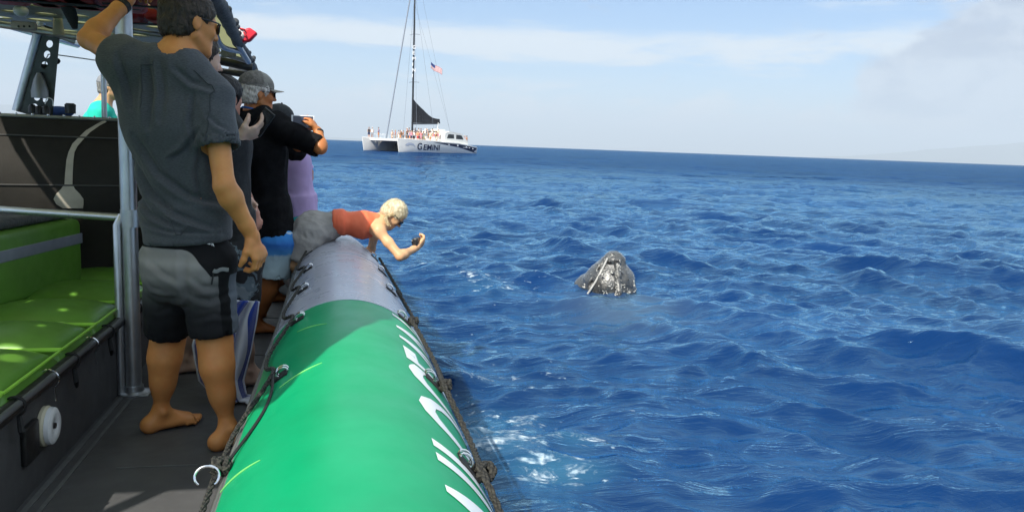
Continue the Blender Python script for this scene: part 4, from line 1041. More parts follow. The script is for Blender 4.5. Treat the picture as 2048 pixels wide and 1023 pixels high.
# ------------------------------------------------------------------ smooth solid modelling for bodies, clothes and the whale
def _rot_to(z, x=None):
    z = np.array(z, float); z /= np.linalg.norm(z)
    x = np.array(x if x is not None else ((1, 0, 0) if abs(z[0]) < .9 else (0, 1, 0)), float); x = x - z * (x @ z); x /= np.linalg.norm(x)
    return np.stack([x, np.cross(z, x), z])            # rows: local axes
class SDF:
    def __init__(s, h): s.h = h; s.p = []; s.post = []
    def cone(s, a, b, ra, rb, k=.02, op='u'):
        a, b = np.array(a, float), np.array(b, float); d = b - a; L = d @ d + 1e-12
        def f(P):
            q = P - a; t = np.clip((q @ d) / L, 0, 1); return np.linalg.norm(q - t[..., None] * d, axis=-1) - (ra + (rb - ra) * t)
        r = max(ra, rb); s.p.append((np.minimum(a, b) - r, np.maximum(a, b) + r, f, k, op)); return s
    def chain(s, pts, rad, k=.015, op='u'):
        for i in range(len(pts) - 1): s.cone(pts[i], pts[i + 1], rad[i], rad[i + 1], k, op)
        return s
    def ecap(s, a, b, ra, rb, side, k=.03, op='u', flat=False, ends=.0):
        """tapered elliptical limb; ra, rb = (along side, across)"""
        a, b = np.array(a, float), np.array(b, float); d = b - a; L = np.linalg.norm(d); z = d / L
        x = np.array(side, float); x = x - z * (x @ z); x /= np.linalg.norm(x); y = np.cross(z, x); ra = np.array(ra); rb = np.array(rb)
        def f(P):
            q = P - a; w = q @ z; t = np.clip(w / L, 0, 1); rr = ra + (rb - ra) * t[..., None]; m = rr.min(-1)
            u = (q @ x) / rr[..., 0]; v = (q @ y) / rr[..., 1]
            if flat:
                n = np.sqrt(u * u + v * v); dr = (n - 1) * m / np.maximum(1, .4 * 1 + .6) ; da = np.abs(w - L / 2) - L / 2
                return np.maximum(dr, da)
            e = (w - t * L) / m; n = np.sqrt(u * u + v * v + e * e); return (n - 1) * m
        r = max(ra.max(), rb.max()); s.p.append((np.minimum(a, b) - r, np.maximum(a, b) + r, f, k, op)); return s
    def ell(s, c, r, R=None, k=.02, op='u'):
        c = np.array(c, float); r = np.array(r, float); R = np.eye(3) if R is None else np.array(R)
        def f(P):
            q = (P - c) @ R.T / r; n = np.linalg.norm(q, axis=-1); g = np.linalg.norm(q / r, axis=-1) + 1e-9; return n * (n - 1) / g
        m = r.max(); s.p.append((c - m, c + m, f, k, op)); return s
    def plane(s, p, n, k=0):
        """cut away the side the normal points to"""
        p = np.array(p, float); n = np.array(n, float); n /= np.linalg.norm(n); s.post.append((p, n)); return s
    def build(s, pad=.03):
        h = s.h; us = [q for q in s.p if q[4] == 'u']
        lo = np.min([q[0] for q in us], 0) - pad; hi = np.max([q[1] for q in us], 0) + pad
        n = np.ceil((hi - lo) / h).astype(int) + 1; D = np.full(n, .2, np.float32); ax = [lo[i] + h * np.arange(n[i]) for i in range(3)]
        for (a, b, f, k, op) in s.p:
            m = k + 2.5 * h if op == 'u' else k + 2 * h
            i0 = np.maximum(0, np.floor((a - m - lo) / h).astype(int)); i1 = np.minimum(n, np.ceil((b + m - lo) / h).astype(int) + 1)
            if (i1 <= i0).any(): continue
            P = np.stack(np.meshgrid(*[ax[i][i0[i]:i1[i]] for i in range(3)], indexing='ij'), -1); d = f(P).astype(np.float32); sl = tuple(slice(i0[i], i1[i]) for i in range(3)); A = D[sl]
            if op == 'u': hh = np.maximum(k - np.abs(A - d), 0) / max(k, 1e-6); D[sl] = np.minimum(A, d) - hh * hh * k * .25
            else: hh = np.maximum(k - np.abs(A + d), 0) / max(k, 1e-6); D[sl] = np.maximum(A, -d) + hh * hh * k * .25
        for p, nn in s.post:
            g = (ax[0][:, None, None] - p[0]) * nn[0] + (ax[1][None, :, None] - p[1]) * nn[1] + (ax[2][None, None, :] - p[2]) * nn[2]; D = np.maximum(D, g.astype(np.float32))
        return nets(D, lo, h)
def nets(D, lo, h):
    n = D.shape; I = D < 0
    I[0] = I[-1] = False; I[:, 0] = I[:, -1] = False; I[:, :, 0] = I[:, :, -1] = False
    D = np.where(I, np.minimum(D, -1e-6), np.maximum(D, 1e-6))
    c = np.zeros((n[0] - 1, n[1] - 1, n[2] - 1), np.int8)
    for dx in (0, 1):
        for dy in (0, 1):
            for dz in (0, 1): c += I[dx:n[0] - 1 + dx, dy:n[1] - 1 + dy, dz:n[2] - 1 + dz]
    cells = np.argwhere((c > 0) & (c < 8)); idx = -np.ones(c.shape, np.int32); idx[tuple(cells.T)] = np.arange(len(cells))
    S_ = np.zeros((len(cells), 3)); cnt = np.zeros(len(cells))
    co = [(x, y, z) for x in (0, 1) for y in (0, 1) for z in (0, 1)]
    for a in co:
        for b in co:
            if sum(b) == sum(a) + 1 and all(q >= p for p, q in zip(a, b)):
                da = D[tuple((cells + a).T)]; db = D[tuple((cells + b).T)]; m = (da < 0) != (db < 0)
                t = np.where(m, da / np.where(m, da - db, 1), 0); pt = np.array(a) + t[:, None] * (np.array(b) - np.array(a)); S_[m] += pt[m]; cnt[m] += 1
    V = lo + (cells + S_ / cnt[:, None]) * h
    F = []
    for axi in range(3):
        u, v = [(1, 2), (2, 0), (0, 1)][axi]
        sl0 = [slice(None)] * 3; sl1 = [slice(None)] * 3; sl0[axi] = slice(0, -1); sl1[axi] = slice(1, None)
        e = I[tuple(sl0)] != I[tuple(sl1)]; E_ = np.argwhere(e); E_ = E_[(E_[:, u] > 0) & (E_[:, v] > 0)]; ins = I[tuple(E_.T)]
        q = []
        for (du, dv) in ((0, 0), (-1, 0), (-1, -1), (0, -1)):
            w = E_.copy(); w[:, u] += du; w[:, v] += dv; q.append(idx[tuple(w.T)])
        q = np.stack(q, -1); q = np.where(ins[:, None], q, q[:, ::-1]); F.append(q)
    F = np.vstack(F); F = F[(F >= 0).all(1)]
    return V, F
def vnormals(V, F):
    a = V[F[:, 2]] - V[F[:, 0]]; b = V[F[:, 3]] - V[F[:, 1]]; fn = np.cross(a, b); N = np.zeros_like(V)
    for k in range(4): np.add.at(N, F[:, k], fn)
    return N / (np.linalg.norm(N, axis=1, keepdims=True) + 1e-12)
def relax(V, F, it=1, w=.5):
    for _ in range(it):
        S_ = np.zeros_like(V); c = np.zeros(len(V))
        for a, b in ((0, 1), (1, 2), (2, 3), (3, 0)):
            np.add.at(S_, F[:, a], V[F[:, b]]); np.add.at(S_, F[:, b], V[F[:, a]]); np.add.at(c, F[:, a], 1); np.add.at(c, F[:, b], 1)
        V = V * (1 - w) + S_ / np.maximum(c, 1)[:, None] * w
    return V
_tab = np.random.RandomState(5).rand(32, 32, 32)
def vnoise(P):
    P = np.asarray(P, float); i = np.floor(P).astype(int); f = P - i; f = f * f * (3 - 2 * f); r = 0
    for dx in (0, 1):
        for dy in (0, 1):
            for dz in (0, 1):
                w = np.where(dx, f[:, 0], 1 - f[:, 0]) * np.where(dy, f[:, 1], 1 - f[:, 1]) * np.where(dz, f[:, 2], 1 - f[:, 2]); r = r + w * _tab[(i[:, 0] + dx) % 32, (i[:, 1] + dy) % 32, (i[:, 2] + dz) % 32]
    return r * 2 - 1
def folds(P, amp, freq, seed=0, warp=.5):
    """cloth creases: ridged noise, stretched along freq's small axes"""
    Q = P * np.array(freq) + seed * 3.7; Q = Q + warp * np.stack([vnoise(P * 5 + 11 + seed), vnoise(P * 5 + 23 + seed), vnoise(P * 5 + 37 + seed)], -1)
    a = 1 - np.abs(vnoise(Q)) * 2; b = vnoise(Q * 2.1 + 9)
    return amp * (np.clip(a, -.6, 1) ** 1 * .7 + .3 * b)
def sdf_obj(name, s, mat, parent, disp=None, smooth_it=1, pad=.03):
    V, F = s.build(pad); V = relax(V, F, smooth_it, .45)
    if disp is not None: V = V + vnormals(V, F) * disp(V)[:, None]
    me = np_mesh(name, V, F); o = link_mesh(name, me, mat, parent); o['_n'] = 1; del o['_n']; return o
def strands(name, src, n, length, width, flow, mat, parent, seed=1, lift=.25, curl=.4):
    """short tapered hairs standing on a mesh; flow(p, normal) -> direction"""
    rng = np.random.RandomState(seed); me = src.data; base = world_loc(src)
    V0 = np.zeros(len(me.vertices) * 3); me.vertices.foreach_get('co', V0); V0 = V0.reshape(-1, 3) + np.array(base); N0 = np.zeros(len(me.vertices) * 3); me.vertices.foreach_get('normal', N0); N0 = N0.reshape(-1, 3)
    ids = rng.randint(0, len(V0), n); P = V0[ids] + rng.randn(n, 3) * .002; N_ = N0[ids]; D_ = flow(P, N_) ; D_ = D_ + rng.randn(n, 3) * curl
    D_ = D_ - N_ * (D_ * N_).sum(1, keepdims=True); D_ /= np.linalg.norm(D_, axis=1, keepdims=True) + 1e-9; D_ = D_ + N_ * lift
    D_ /= np.linalg.norm(D_, axis=1, keepdims=True); S_ = np.cross(D_, N_); S_ /= np.linalg.norm(S_, axis=1, keepdims=True) + 1e-9
    L = length * (.6 + .8 * rng.rand(n, 1)); P = P - N_ * .003
    V = np.stack([P - S_ * width, P + S_ * width, P + D_ * L * .55 + S_ * width * .8 - N_ * L * .03, P + D_ * L * .55 - S_ * width * .8 - N_ * L * .03, P + D_ * L - N_ * L * .18], 1).reshape(-1, 3)
    o = np.arange(n)[:, None] * 5
    F = np.vstack([o + [0, 1, 2], o + [0, 2, 3], o + [3, 2, 4]])
    ob = link_mesh(name, np_mesh(name, V, F), mat, parent); ob['kind'] = 'stuff'; return ob
# ------------------------------------------------------------------ people
def skin_mat(name, col, red=.12):
    t = MT(name); n = t.noise(7, 4); c = t.ramp(n, [(.3, tuple(q * .76 for q in col)), (.7, tuple(min(1, q * 1.12) for q in col))])
    c = t.mix(t.maprange(t.noise(22, 5, .65), .40, .7, 0, .5), c, (col[0] * .95, col[1] * .70, col[2] * .62))
    t.set(c, t.maprange(t.noise(60, 3), .3, .7, .40, .58), spec=.4); t.bump(t.noise(190, 3), .15, .0015)
    t.b.inputs['Subsurface Weight'].default_value = .0
    return t.m
SKIN_TAN = skin_mat('skin_tan', (.66, .285, .090)); SKIN_DARK = skin_mat('skin_deep_tan', (.50, .19, .06)); SKIN_PALE = skin_mat('skin_pale', (.66, .45, .34)); SKIN_RED = skin_mat('skin_ruddy', (.56, .28, .20)); SKIN_WARM = skin_mat('skin_warm', (.68, .40, .21))
def hair_mat(name, a, b, rough=.5):
    t = MT(name); c = t.ramp(t.noise(90, 3, .6, (1, 1, .3)), [(.35, a), (.65, b)]); t.set(c, rough, spec=.3); t.bump(t.noise(150, 2, .6, (1, 1, .25)), .8, .006); return t.m
H_BROWN = hair_mat('hair_brown', (.014, .010, .007), (.055, .038, .025)); H_WHITE = hair_mat('hair_white', (.42, .38, .32), (.75, .72, .66)); H_BLACK = hair_mat('hair_black', (.005, .005, .006), (.02, .018, .02)); H_BLOND = hair_mat('hair_blond', (.52, .42, .24), (.86, .80, .60)); H_GREY = hair_mat('hair_grey', (.10, .10, .09), (.25, .24, .22))
M_lens = simple('dark_lens', (.006, .006, .008), .08); M_frame = simple('black_frame', (.01, .01, .012), .35)
v3 = lambda *a: np.array(a, float)
def nrm(a): a = np.array(a, float); return a / (np.linalg.norm(a) + 1e-12)
def head_R(az, pitch=0, tilt=0):
    """rows = local right, forward, up; az clockwise from +y, pitch up positive"""
    f = v3(math.sin(R_(az)) * math.cos(R_(pitch)), math.cos(R_(az)) * math.cos(R_(pitch)), math.sin(R_(pitch)))
    r = v3(math.cos(R_(az)), -math.sin(R_(az)), 0); u = np.cross(r, f); a = R_(tilt); r2 = r * math.cos(a) + u * math.sin(a); u2 = np.cross(r2, f); return np.stack([r2, f, u2])
class Head:
    """local frame: origin mid-skull, x right, y forward, z up; s scales a 23 cm head"""
    def __init__(s, c, R, sc=1.0): s.c = np.array(c, float); s.R = R; s.s = sc
    def w(s, x, y, z): return s.c + (x * s.R[0] + y * s.R[1] + z * s.R[2]) * s.s
    def solid(h, S_, ears=True, k=.016):
        s = h.s; w = h.w; R = h.R
        S_.ell(w(0, -.008, .030), (.074 * s, .094 * s, .086 * s), R, k)
        S_.ell(w(0, .030, -.020), (.064 * s, .062 * s, .074 * s), R, .03 * s)
        S_.ell(w(0, .045, -.072), (.045 * s, .042 * s, .034 * s), R, .02 * s)
        for q in (-1, 1):
            S_.cone(w(q * .056, -.005, -.050), w(q * .022, .066, -.094), .018 * s, .016 * s, .02 * s)
            S_.ell(w(q * .040, .066, -.022), (.020 * s, .016 * s, .020 * s), R, .015 * s)
            S_.ell(w(q * .030, .097, .006), (.015 * s, .012 * s, .011 * s), R, .010 * s, 's')
            S_.ell(w(q * .030, .079, .004), (.0125 * s, .0125 * s, .0125 * s), R, .002)
            if ears:
                E_ = R
                S_.ell(w(q * .077, -.010, -.006), (.008 * s, .019 * s, .031 * s), E_, .006)
                S_.ell(w(q * .086, -.004, -.002), (.006 * s, .010 * s, .018 * s), E_, .004, 's')
        S_.ecap(w(-.030, .080, .020), w(.030, .080, .020), (.011 * s, .010 * s), (.011 * s, .010 * s), R[2], .012 * s)
        S_.cone(w(0, .088, .012), w(0, .108, -.026), .0075 * s, .0115 * s, .010 * s)
        for q in (-1, 1): S_.cone(w(q * .010, .097, -.030), w(q * .012, .092, -.030), .007 * s, .006 * s, .006 * s)
        S_.ecap(w(-.018, .084, -.056), w(.018, .084, -.056), (.009 * s, .006 * s), (.007 * s, .004 * s), R[1], .006 * s)
        S_.ecap(w(-.017, .082, -.068), w(.017, .082, -.068), (.009 * s, .006 * s), (.007 * s, .004 * s), R[1], .006 * s)
        S_.ell(w(0, .076, -.094), (.020 * s, .016 * s, .016 * s), R, .012 * s)
    def glasses(h, parent, wrap=True):
        w = h.w; mb = MB(); ln = MB()
        for q in (-1, 1):
            mb.tube([w(q * .078, -.010, .010), w(q * .077, .04, .013), w(q * .070, .074, .014), w(q * .055, .093, .014)], .0028 * h.s, 6)
            g = [w(q * (.031 + .026 * math.cos(a)), .1045 - .012 * ((math.cos(a) + 1) * .5) ** 2 * 1.3, .004 + .019 * math.sin(a)) for a in np.linspace(0, 6.283, 17)[:-1]]
            n0 = len(g); V = [Vector(p) for p in g] + [Vector(p) - Vector(h.R[1]) * .004 for p in g]
            ln.add(V, [tuple(range(n0)), tuple(range(2 * n0 - 1, n0 - 1, -1))] + [(i, n0 + i, n0 + (i + 1) % n0, (i + 1) % n0) for i in range(n0)])
            mb.tube([Vector(p) for p in g], .0022, 5, closed=True)
        mb.tube([w(-.008, .106, .012), w(.008, .106, .012)], .0028, 6)
        g = mb.build('sunglasses', M_frame, parent); ln.build('lens', M_lens, g)
def hand(S_, wrist, d, n, side, curl=.5, s=1.0, spread=0.12, thumb=(.75, .35), k=.007):
    """d: along the hand; n: out of the palm; side: +1 puts the thumb towards cross(d, n)"""
    d = nrm(d); n = np.array(n, float); n = nrm(n - d * (n @ d)); l = np.cross(d, n) * side; W = np.array(wrist, float)
    kn = W + d * .088 * s
    S_.ecap(W + d * .004, W + d * .075 * s, (.026 * s, .018 * s), (.038 * s, .014 * s), l, .02)
    S_.ecap(W + d * .060 * s, W + d * .082 * s, (.040 * s, .0145 * s), (.040 * s, .012 * s), l, .012)
    S_.ell(W + d * .035 * s + l * .026 * s + n * .008 * s, (.016 * s, .016 * s, .026 * s), np.stack([l, n, d]), .014)
    for i, (o, L) in enumerate(((.031, .076), (.0105, .086), (-.0105, .079), (-.031, .062))):
        p = W + d * (.084 + (.004 if i in (1, 2) else 0)) * s + l * o * s; dd = nrm(d + l * (o * spread * 12 * .1 * 10)); c = curl if not isinstance(curl, (list, tuple)) else curl[i]
        P = [p]; a = 0
        for f, m in ((.45, .75), (.30, 1.0), (.25, .7)):
            a += c * m; q = dd * math.cos(a) + n * math.sin(a); P.append(P[-1] + q * L * f * s)
        S_.chain(P, [.0098 * s, .0088 * s, .0080 * s, .0068 * s], k)
    t0 = W + d * .022 * s + l * .026 * s; td = nrm(d * thumb[0] + l * (1 - thumb[0] * .3) + n * thumb[1]); t1 = t0 + td * .036 * s
    td2 = nrm(td * .6 + d * .6 + n * thumb[1] * .8); t2 = t1 + td2 * .030 * s; t3 = t2 + nrm(td2 + n * .4) * .024 * s
    S_.chain([t0, t1, t2, t3], [.014 * s, .0115 * s, .0105 * s, .0085 * s], .010)
    return kn
def foot(S_, ankle, heading, s=1.0, side=1, ground=DECK):
    f = v3(math.sin(R_(heading)), math.cos(R_(heading)), 0); l = v3(f[1], -f[0], 0) * side      # l: towards the big toe
    A = np.array(ankle, float); g = v3(A[0], A[1], ground)
    heel = g - f * .045 * s + v3(0, 0, .030 * s)
    S_.ell(heel, (.030 * s, .034 * s, .030 * s), np.stack([l, f, v3(0, 0, 1)]), .02)
    S_.cone(A, heel + v3(0, 0, .006), .028 * s, .026 * s, .03)
    S_.ecap(heel, g + f * .115 * s + v3(0, 0, .024 * s), (.030 * s, .028 * s), (.042 * s, .020 * s), l, .02)
    S_.ecap(A + f * .01 - v3(0, 0, .015), g + f * .11 * s + l * .010 * s + v3(0, 0, .030 * s), (.029 * s, .028 * s), (.030 * s, .018 * s), l, .025)
    for q in (-1, 1): S_.ell(A + l * q * .032 * s - v3(0, 0, .003), (.011 * s,) * 3, None, .015)
    for i in range(5):
        o = .033 - .0178 * i; ln = (.060, .052, .046, .040, .034)[i]; st = (.115, .118, .112, .104, .094)[i]; r = (.0125, .009, .0085, .008, .008)[i]
        p = g + f * st * s + l * o * s + v3(0, 0, .016 * s); S_.chain([p, p + f * ln * .55 * s + v3(0, 0, .003), p + f * ln * s - v3(0, 0, .003)], [r * s * 1.0, r * s * .92, r * s * .98], .003)
def figure(J, S_, s=1.0, fem=0.0, bulk=1.0, legs=True, heel_side=None):
    """trunk and limbs. J: pelvis waist chest neck head(Head) sh/el/wr L,R hip/kn/an L,R side (body right)"""
    sd = nrm(J['side']); pel, wa, ch, nk = (np.array(J[k], float) for k in ('pelvis', 'waist', 'chest', 'neck')); b = bulk
    fw = nrm(np.cross(nrm(ch - pel), sd)) ; fw = nrm(np.cross(nk - wa, sd)) * 1.0
    if J.get('flip'): fw = -fw
    hw = J.get('hipw', .150) + .012 * fem
    S_.ecap(pel - nrm(wa - pel) * .03, wa, (hw * s, .108 * s * b), ((.142 - .012 * fem) * s, .098 * s * b), sd, .05)
    S_.ecap(wa, ch, ((.142 - .012 * fem) * s, .098 * s * b), ((.170 - .02 * fem) * s, .112 * s * b), sd, .05)
    S_.ecap(ch, nk - nrm(nk - ch) * .05 * s, ((.170 - .02 * fem) * s, .112 * s * b), (.115 * s, .075 * s), sd, .05)
    hd = J['head']; hb = hd.w(0, -.028, -.060)
    S_.cone(nk - nrm(nk - ch) * .03 * s, hb, .060 * s, .054 * s * hd.s, .03); hd.solid(S_)
    for q, t in (('L', -1), ('R', 1)):
        sh, el, wr = (np.array(J[k + q], float) for k in ('sh', 'el', 'wr')); a = .94 if fem else 1.0
        S_.cone(nk + sd * t * .02 * s, sh - nrm(sh - nk) * .01, .052 * s, .055 * s * a, .05)
        S_.ell(sh, (.060 * s * a,) * 3, None, .03)
        m = sh + (el - sh) * .45; S_.chain([sh, m, el], [.053 * s * a * b, .048 * s * a * b, .039 * s * a], .02)
        m = el + (wr - el) * .22; m2 = el + (wr - el) * .8; S_.chain([el, m, m2, wr], [.039 * s * a, .044 * s * a, .029 * s * a, .026 * s * a], .02)
        if legs:
            hi, kn, an = (np.array(J[k + q], float) for k in ('hip', 'kn', 'an'))
            S_.cone(hi, hi + (kn - hi) * .5, .090 * s * b, .078 * s * b, .05); S_.cone(hi + (kn - hi) * .5, kn, .078 * s * b, .056 * s, .03)
            bk = nrm(J.get('calfdir', -fw)); 
            S_.chain([kn, kn + (an - kn) * .3 + bk * .014 * s, kn + (an - kn) * .62 + bk * .006 * s, an], [.054 * s, .053 * s, .037 * s, .028 * s], .07)
            S_.ell(pel + (hi - pel) * .62 - fw * .055 * s - v3(0, 0, .05) * s * (0 if J.get('lying') else 1), (.082 * s, .085 * s, .09 * s), None, .04)
    return sd, fw
def hollow(S_, a, d, r, side, k=.006):
    """opens a sleeve, leg or hem at its end"""
    S_.ecap(np.array(a) - nrm(d) * .035, np.array(a) + nrm(d) * .05, (r[0], r[1]), (r[0], r[1]), side, k, 's', flat=True)
P_ = lambda px, py, Y: np.array(at(px, py, Y))

# ---- 1: the tall man in the grey T-shirt, back to us, one hand up on the canopy
MAN_Y = 3.22
skinM = SKIN_TAN
manL, manR = np.array(onz(300, 866, DECK)), np.array(onz(441, 902, DECK))
J = dict(side=nrm(v3(math.cos(R_(14)), -math.sin(R_(14)), .0)))
J['pelvis'] = P_(380, 508, 3.27); J['waist'] = P_(371, 420, 3.27); J['chest'] = P_(354, 250, 3.25); J['neck'] = P_(350, 118, 3.22)
J['shL'] = P_(264, 128, 3.24); J['elL'] = P_(178, 78, 3.42); J['wrL'] = P_(252, 3, 3.58)
J['shR'] = P_(424, 190, 3.20); J['elR'] = P_(449, 372, 3.10); J['wrR'] = P_(504, 470, 3.16)
J['hipL'] = P_(341, 512, 3.28); J['hipR'] = P_(412, 520, 3.24); J['hipw'] = .126
J['knL'] = P_(337, 672, 3.44); J['anL'] = manL + v3(.035, .04, .085)
J['knR'] = P_(430, 682, 3.26); J['anR'] = manR + v3(.02, .05, .085)
J['head'] = Head(P_(378, 48, 3.27), head_R(52, -8, 3), 1.02)
J['calfdir'] = v3(-.3, -1, 0)
S1 = SDF(.0050); sdm, fwm = figure(J, S1, .96, bulk=.94)
hand(S1, J['wrR'], nrm(v3(.34, .02, -1)), v3(-.80, .45, -.2), -1, (.75, .85, .95, 1.05), 1.05, thumb=(.9, .5))
hand(S1, J['wrL'], nrm(P_(285, -28, 3.66) - J['wrL']), v3(.3, .6, -.5), 1, .9, 1.03)
foot(S1, J['anL'], 58, 1.0, -1); foot(S1, J['anR'], 48, 1.0, 1)
man = empty('person', ((manL + manR) / 2), 'tall man from behind, dark grey T-shirt, grey and black shorts, arm raised to canopy', 'person')
sdf_obj('body', S1, skinM, man)
def tee(J, s, L, parent, mat, name='t_shirt', h=.007, inf=.016, hem=.13, slv=.62, b=1.0, fem=0, seed=1, amp=.006, neckr=.078, hemr=(.178, .135), open_=True, slr=.078, disp=None, lat=False, hemh=False):
    sd = nrm(J['side']); pel, wa, ch, nk = (np.array(J[k], float) for k in ('pelvis', 'waist', 'chest', 'neck')); ax = nrm(wa - pel)
    T = SDF(h); hp = pel - ax * hem
    T.ecap(hp, wa, (hemr[0] * s, hemr[1] * s), ((.150 - .01 * fem) * s + inf, .106 * s * b + inf), sd, .04, flat=True)
    T.ecap(wa, ch, ((.148 - .01 * fem) * s + inf, .104 * s * b + inf), ((.172 - .02 * fem) * s + inf, .116 * s * b + inf), sd, .06)
    T.ecap(ch, nk - nrm(nk - ch) * .045 * s, ((.172 - .02 * fem) * s + inf, .116 * s * b + inf), (.122 * s + inf * .6, .080 * s + inf * .6), sd, .05)
    for q, t in (('L', -1), ('R', 1)):
        sh, el, wr = (np.array(J[k + q], float) for k in ('sh', 'el', 'wr'))
        T.cone(nk + sd * t * .02 * s - v3(0, 0, .004), sh - nrm(sh - nk) * .01, .056 * s + inf * .4, .058 * s + inf * .7, .04)
        T.ell(sh, (.063 * s + inf * .8,) * 3, None, .03)
        l = slv if not isinstance(slv, dict) else slv[q]
        if l <= 1: e = sh + (el - sh) * l; T.ecap(sh, e, (.060 * s + inf, .060 * s + inf), (slr * s, slr * s), sd if abs(nrm(el - sh) @ sd) < .9 else v3(0, 1, 0), .03, flat=True)
        else:
            T.cone(sh, el, .058 * s + inf, .048 * s + inf * .7, .03); e = el + (wr - el) * (l - 1); T.ecap(el, e, (.046 * s + inf * .6,) * 2, (.036 * s + inf * .7,) * 2, v3(.1, .2, 1) if abs(nrm(e - el)[2]) < .8 else v3(1, 0, 0), .03, flat=True); T.ell(el, (.046 * s + inf * .6,) * 3, None, .02)
        if open_:
            dd = nrm(e - (sh if l <= 1 else el)); rr = (slr * s if l <= 1 else .036 * s + inf * .7) - .008; hollow(T, e, dd, (rr, rr), v3(.1, .2, 1) if abs(dd[2]) < .8 else v3(1, 0, 0))
    if lat: sh, el = np.array(J['shL'], float), np.array(J['elL'], float); T.cone(ch - sd * .085 - v3(0, 0, .02), sh + (el - sh) * .22 - v3(0, 0, .012), .080, .060, .06)
    hb = J['head'].w(0, -.028, -.055); T.cone(nk + nrm(nk - ch) * .012 * s, hb + (hb - nk) * .4, neckr * s, neckr * s * .9, .012, 's')
    if open_ and hemh: hollow(T, hp, -ax, (hemr[0] * s - .010, hemr[1] * s - .010), sd)
    f = disp or (lambda V: folds(V, amp, (9, 9, 3.5), seed) + folds(V, amp * .5, (20, 20, 9), seed + 3))
    return sdf_obj(name, T, mat, parent, f)
def crease_field(V, lines, Y):
    """pulled folds: a groove with a soft ridge above it along each drawn line"""
    out = np.zeros(len(V)); Q = V[:, [0, 2]]
    for pts, dep, w in lines:
        P = np.array([P_(px, py, Y)[[0, 2]] for px, py in pts]); best = np.full(len(V), 9.0); sg = np.zeros(len(V)); tt = np.zeros(len(V))
        for a in range(len(P) - 1):
            d = P[a + 1] - P[a]; L = d @ d; t = np.clip(((Q - P[a]) @ d) / L, 0, 1); r = Q - P[a] - t[:, None] * d; dist = np.hypot(r[:, 0], r[:, 1]); m = dist < best
            best = np.where(m, dist, best); sg = np.where(m, np.sign(r[:, 0] * d[1] - r[:, 1] * d[0]), sg); tt = np.where(m, (a + t) / (len(P) - 1), tt)
        sd_ = best * sg; e = np.sin(np.pi * np.clip(tt * .9 + .05, 0, 1)) ** .6
        out += e * dep * (-np.exp(-(sd_ / w) ** 2) + .8 * np.exp(-((sd_ - 1.8 * w) / (1.3 * w)) ** 2))
    return out
def shorts_mesh(J, s, parent, mat, name='shorts', extra=None, h=.007, r0=.118, r1=.112, top=.10, frac=(.9, .9), seed=2, amp=.006, fem=0, b=1.0, wr=(.172, .128)):
    sd = nrm(J['side']); pel, wa = np.array(J['pelvis'], float), np.array(J['waist'], float); ax = nrm(wa - pel); T = SDF(h)
    T.ecap(pel - ax * .05, pel + ax * top, (wr[0] * s + .008, wr[1] * s * b + .006), (wr[0] * .93 * s, wr[1] * .92 * s * b), sd, .03, flat=True)
    for q, f in zip('LR', frac):
        hi, kn = np.array(J['hip' + q], float), np.array(J['kn' + q], float); e = hi + (kn - hi) * f; d = nrm(e - hi)
        sv = sd if abs(d @ sd) < .8 else v3(0, 0, 1)
        T.ecap(hi, e, (r0 * s * .92, r0 * s), (r1 * s * .92, r1 * s), sv, .03, flat=True)
        T.ell(hi, (r0 * s * .99,) * 3, None, .04)
        hollow(T, e, d, (r1 * s * .92 - .009, r1 * s - .009), sv)
    fwd = nrm(np.cross(nrm(wa - pel), sd))
    for q in 'LR': T.ell(pel + (np.array(J['hip' + q], float) - pel) * .62 - fwd * .050 * s - v3(0, 0, .065) * s, (.090 * s, .090 * s, .095 * s), None, .05)
    return sdf_obj(name, T, mat, parent, lambda V: folds(V, amp, (8, 8, 4), seed, .8) + folds(V, amp * .45, (22, 22, 13), seed + 5) + (crease_field(V, extra, 3.15) if extra else 0))
def heather(name, a, b, sc=300):
    t = MT(name); n1 = t.noise(sc, 2, .6, (.35, .35, 1.6)); n2 = t.noise(6, 3); c = t.ramp(n1, [(.35, a), (.65, b)]); c = t.mix(t.maprange(n2, .3, .7, 0, .25), c, tuple(q * .7 for q in a)); t.set(c, .92, spec=.15); t.bump(t.noise(400, 2), .25, .001, ); 
    t.b.inputs['Sheen Weight'].default_value = .15
    return t.m
M_tee = heather('heather_grey_jersey', (.062, .067, .076), (.098, .106, .118))
TEE_LINES = [([(298, 125), (303, 180), (300, 255)], .010, .014), ([(322, 120), (330, 190), (326, 240)], .006, .012), ([(262, 325), (300, 385), (350, 425), (425, 455)], .011, .012), ([(268, 270), (320, 345), (380, 390), (440, 410)], .009, .013),
             ([(262, 390), (300, 430), (360, 452)], .008, .010), ([(350, 135), (385, 165), (425, 178)], .007, .010), ([(400, 262), (372, 300), (345, 318)], .008, .010), ([(404, 290), (395, 340), (402, 400)], .007, .011), ([(268, 448), (340, 462), (445, 468)], .005, .006),
             ([(235, 110), (250, 160), (262, 215)], .008, .011), ([(390, 190), (384, 240), (392, 285)], .006, .008), ([(420, 230), (440, 250), (462, 262)], .005, .008)]
TEE_LINES = [(a, b * 1.7, c * .9) for a, b, c in TEE_LINES]
shirt = tee(J, .935, 1, man, M_tee, inf=.011, hem=-.055, slv={'L': .30, 'R': .58}, hemr=(.172, .155), neckr=.068, slr=.080, lat=True, hemh=False,
            disp=lambda V: .004 + crease_field(V, TEE_LINES, 3.16) + folds(V + .25 * V[:, [2, 2, 0]], .0045, (7, 7, 3.5), 3, .9) + folds(V, .0022, (17, 17, 9), 6, .8))
# neckband and sleeve seams
hd = J['head']
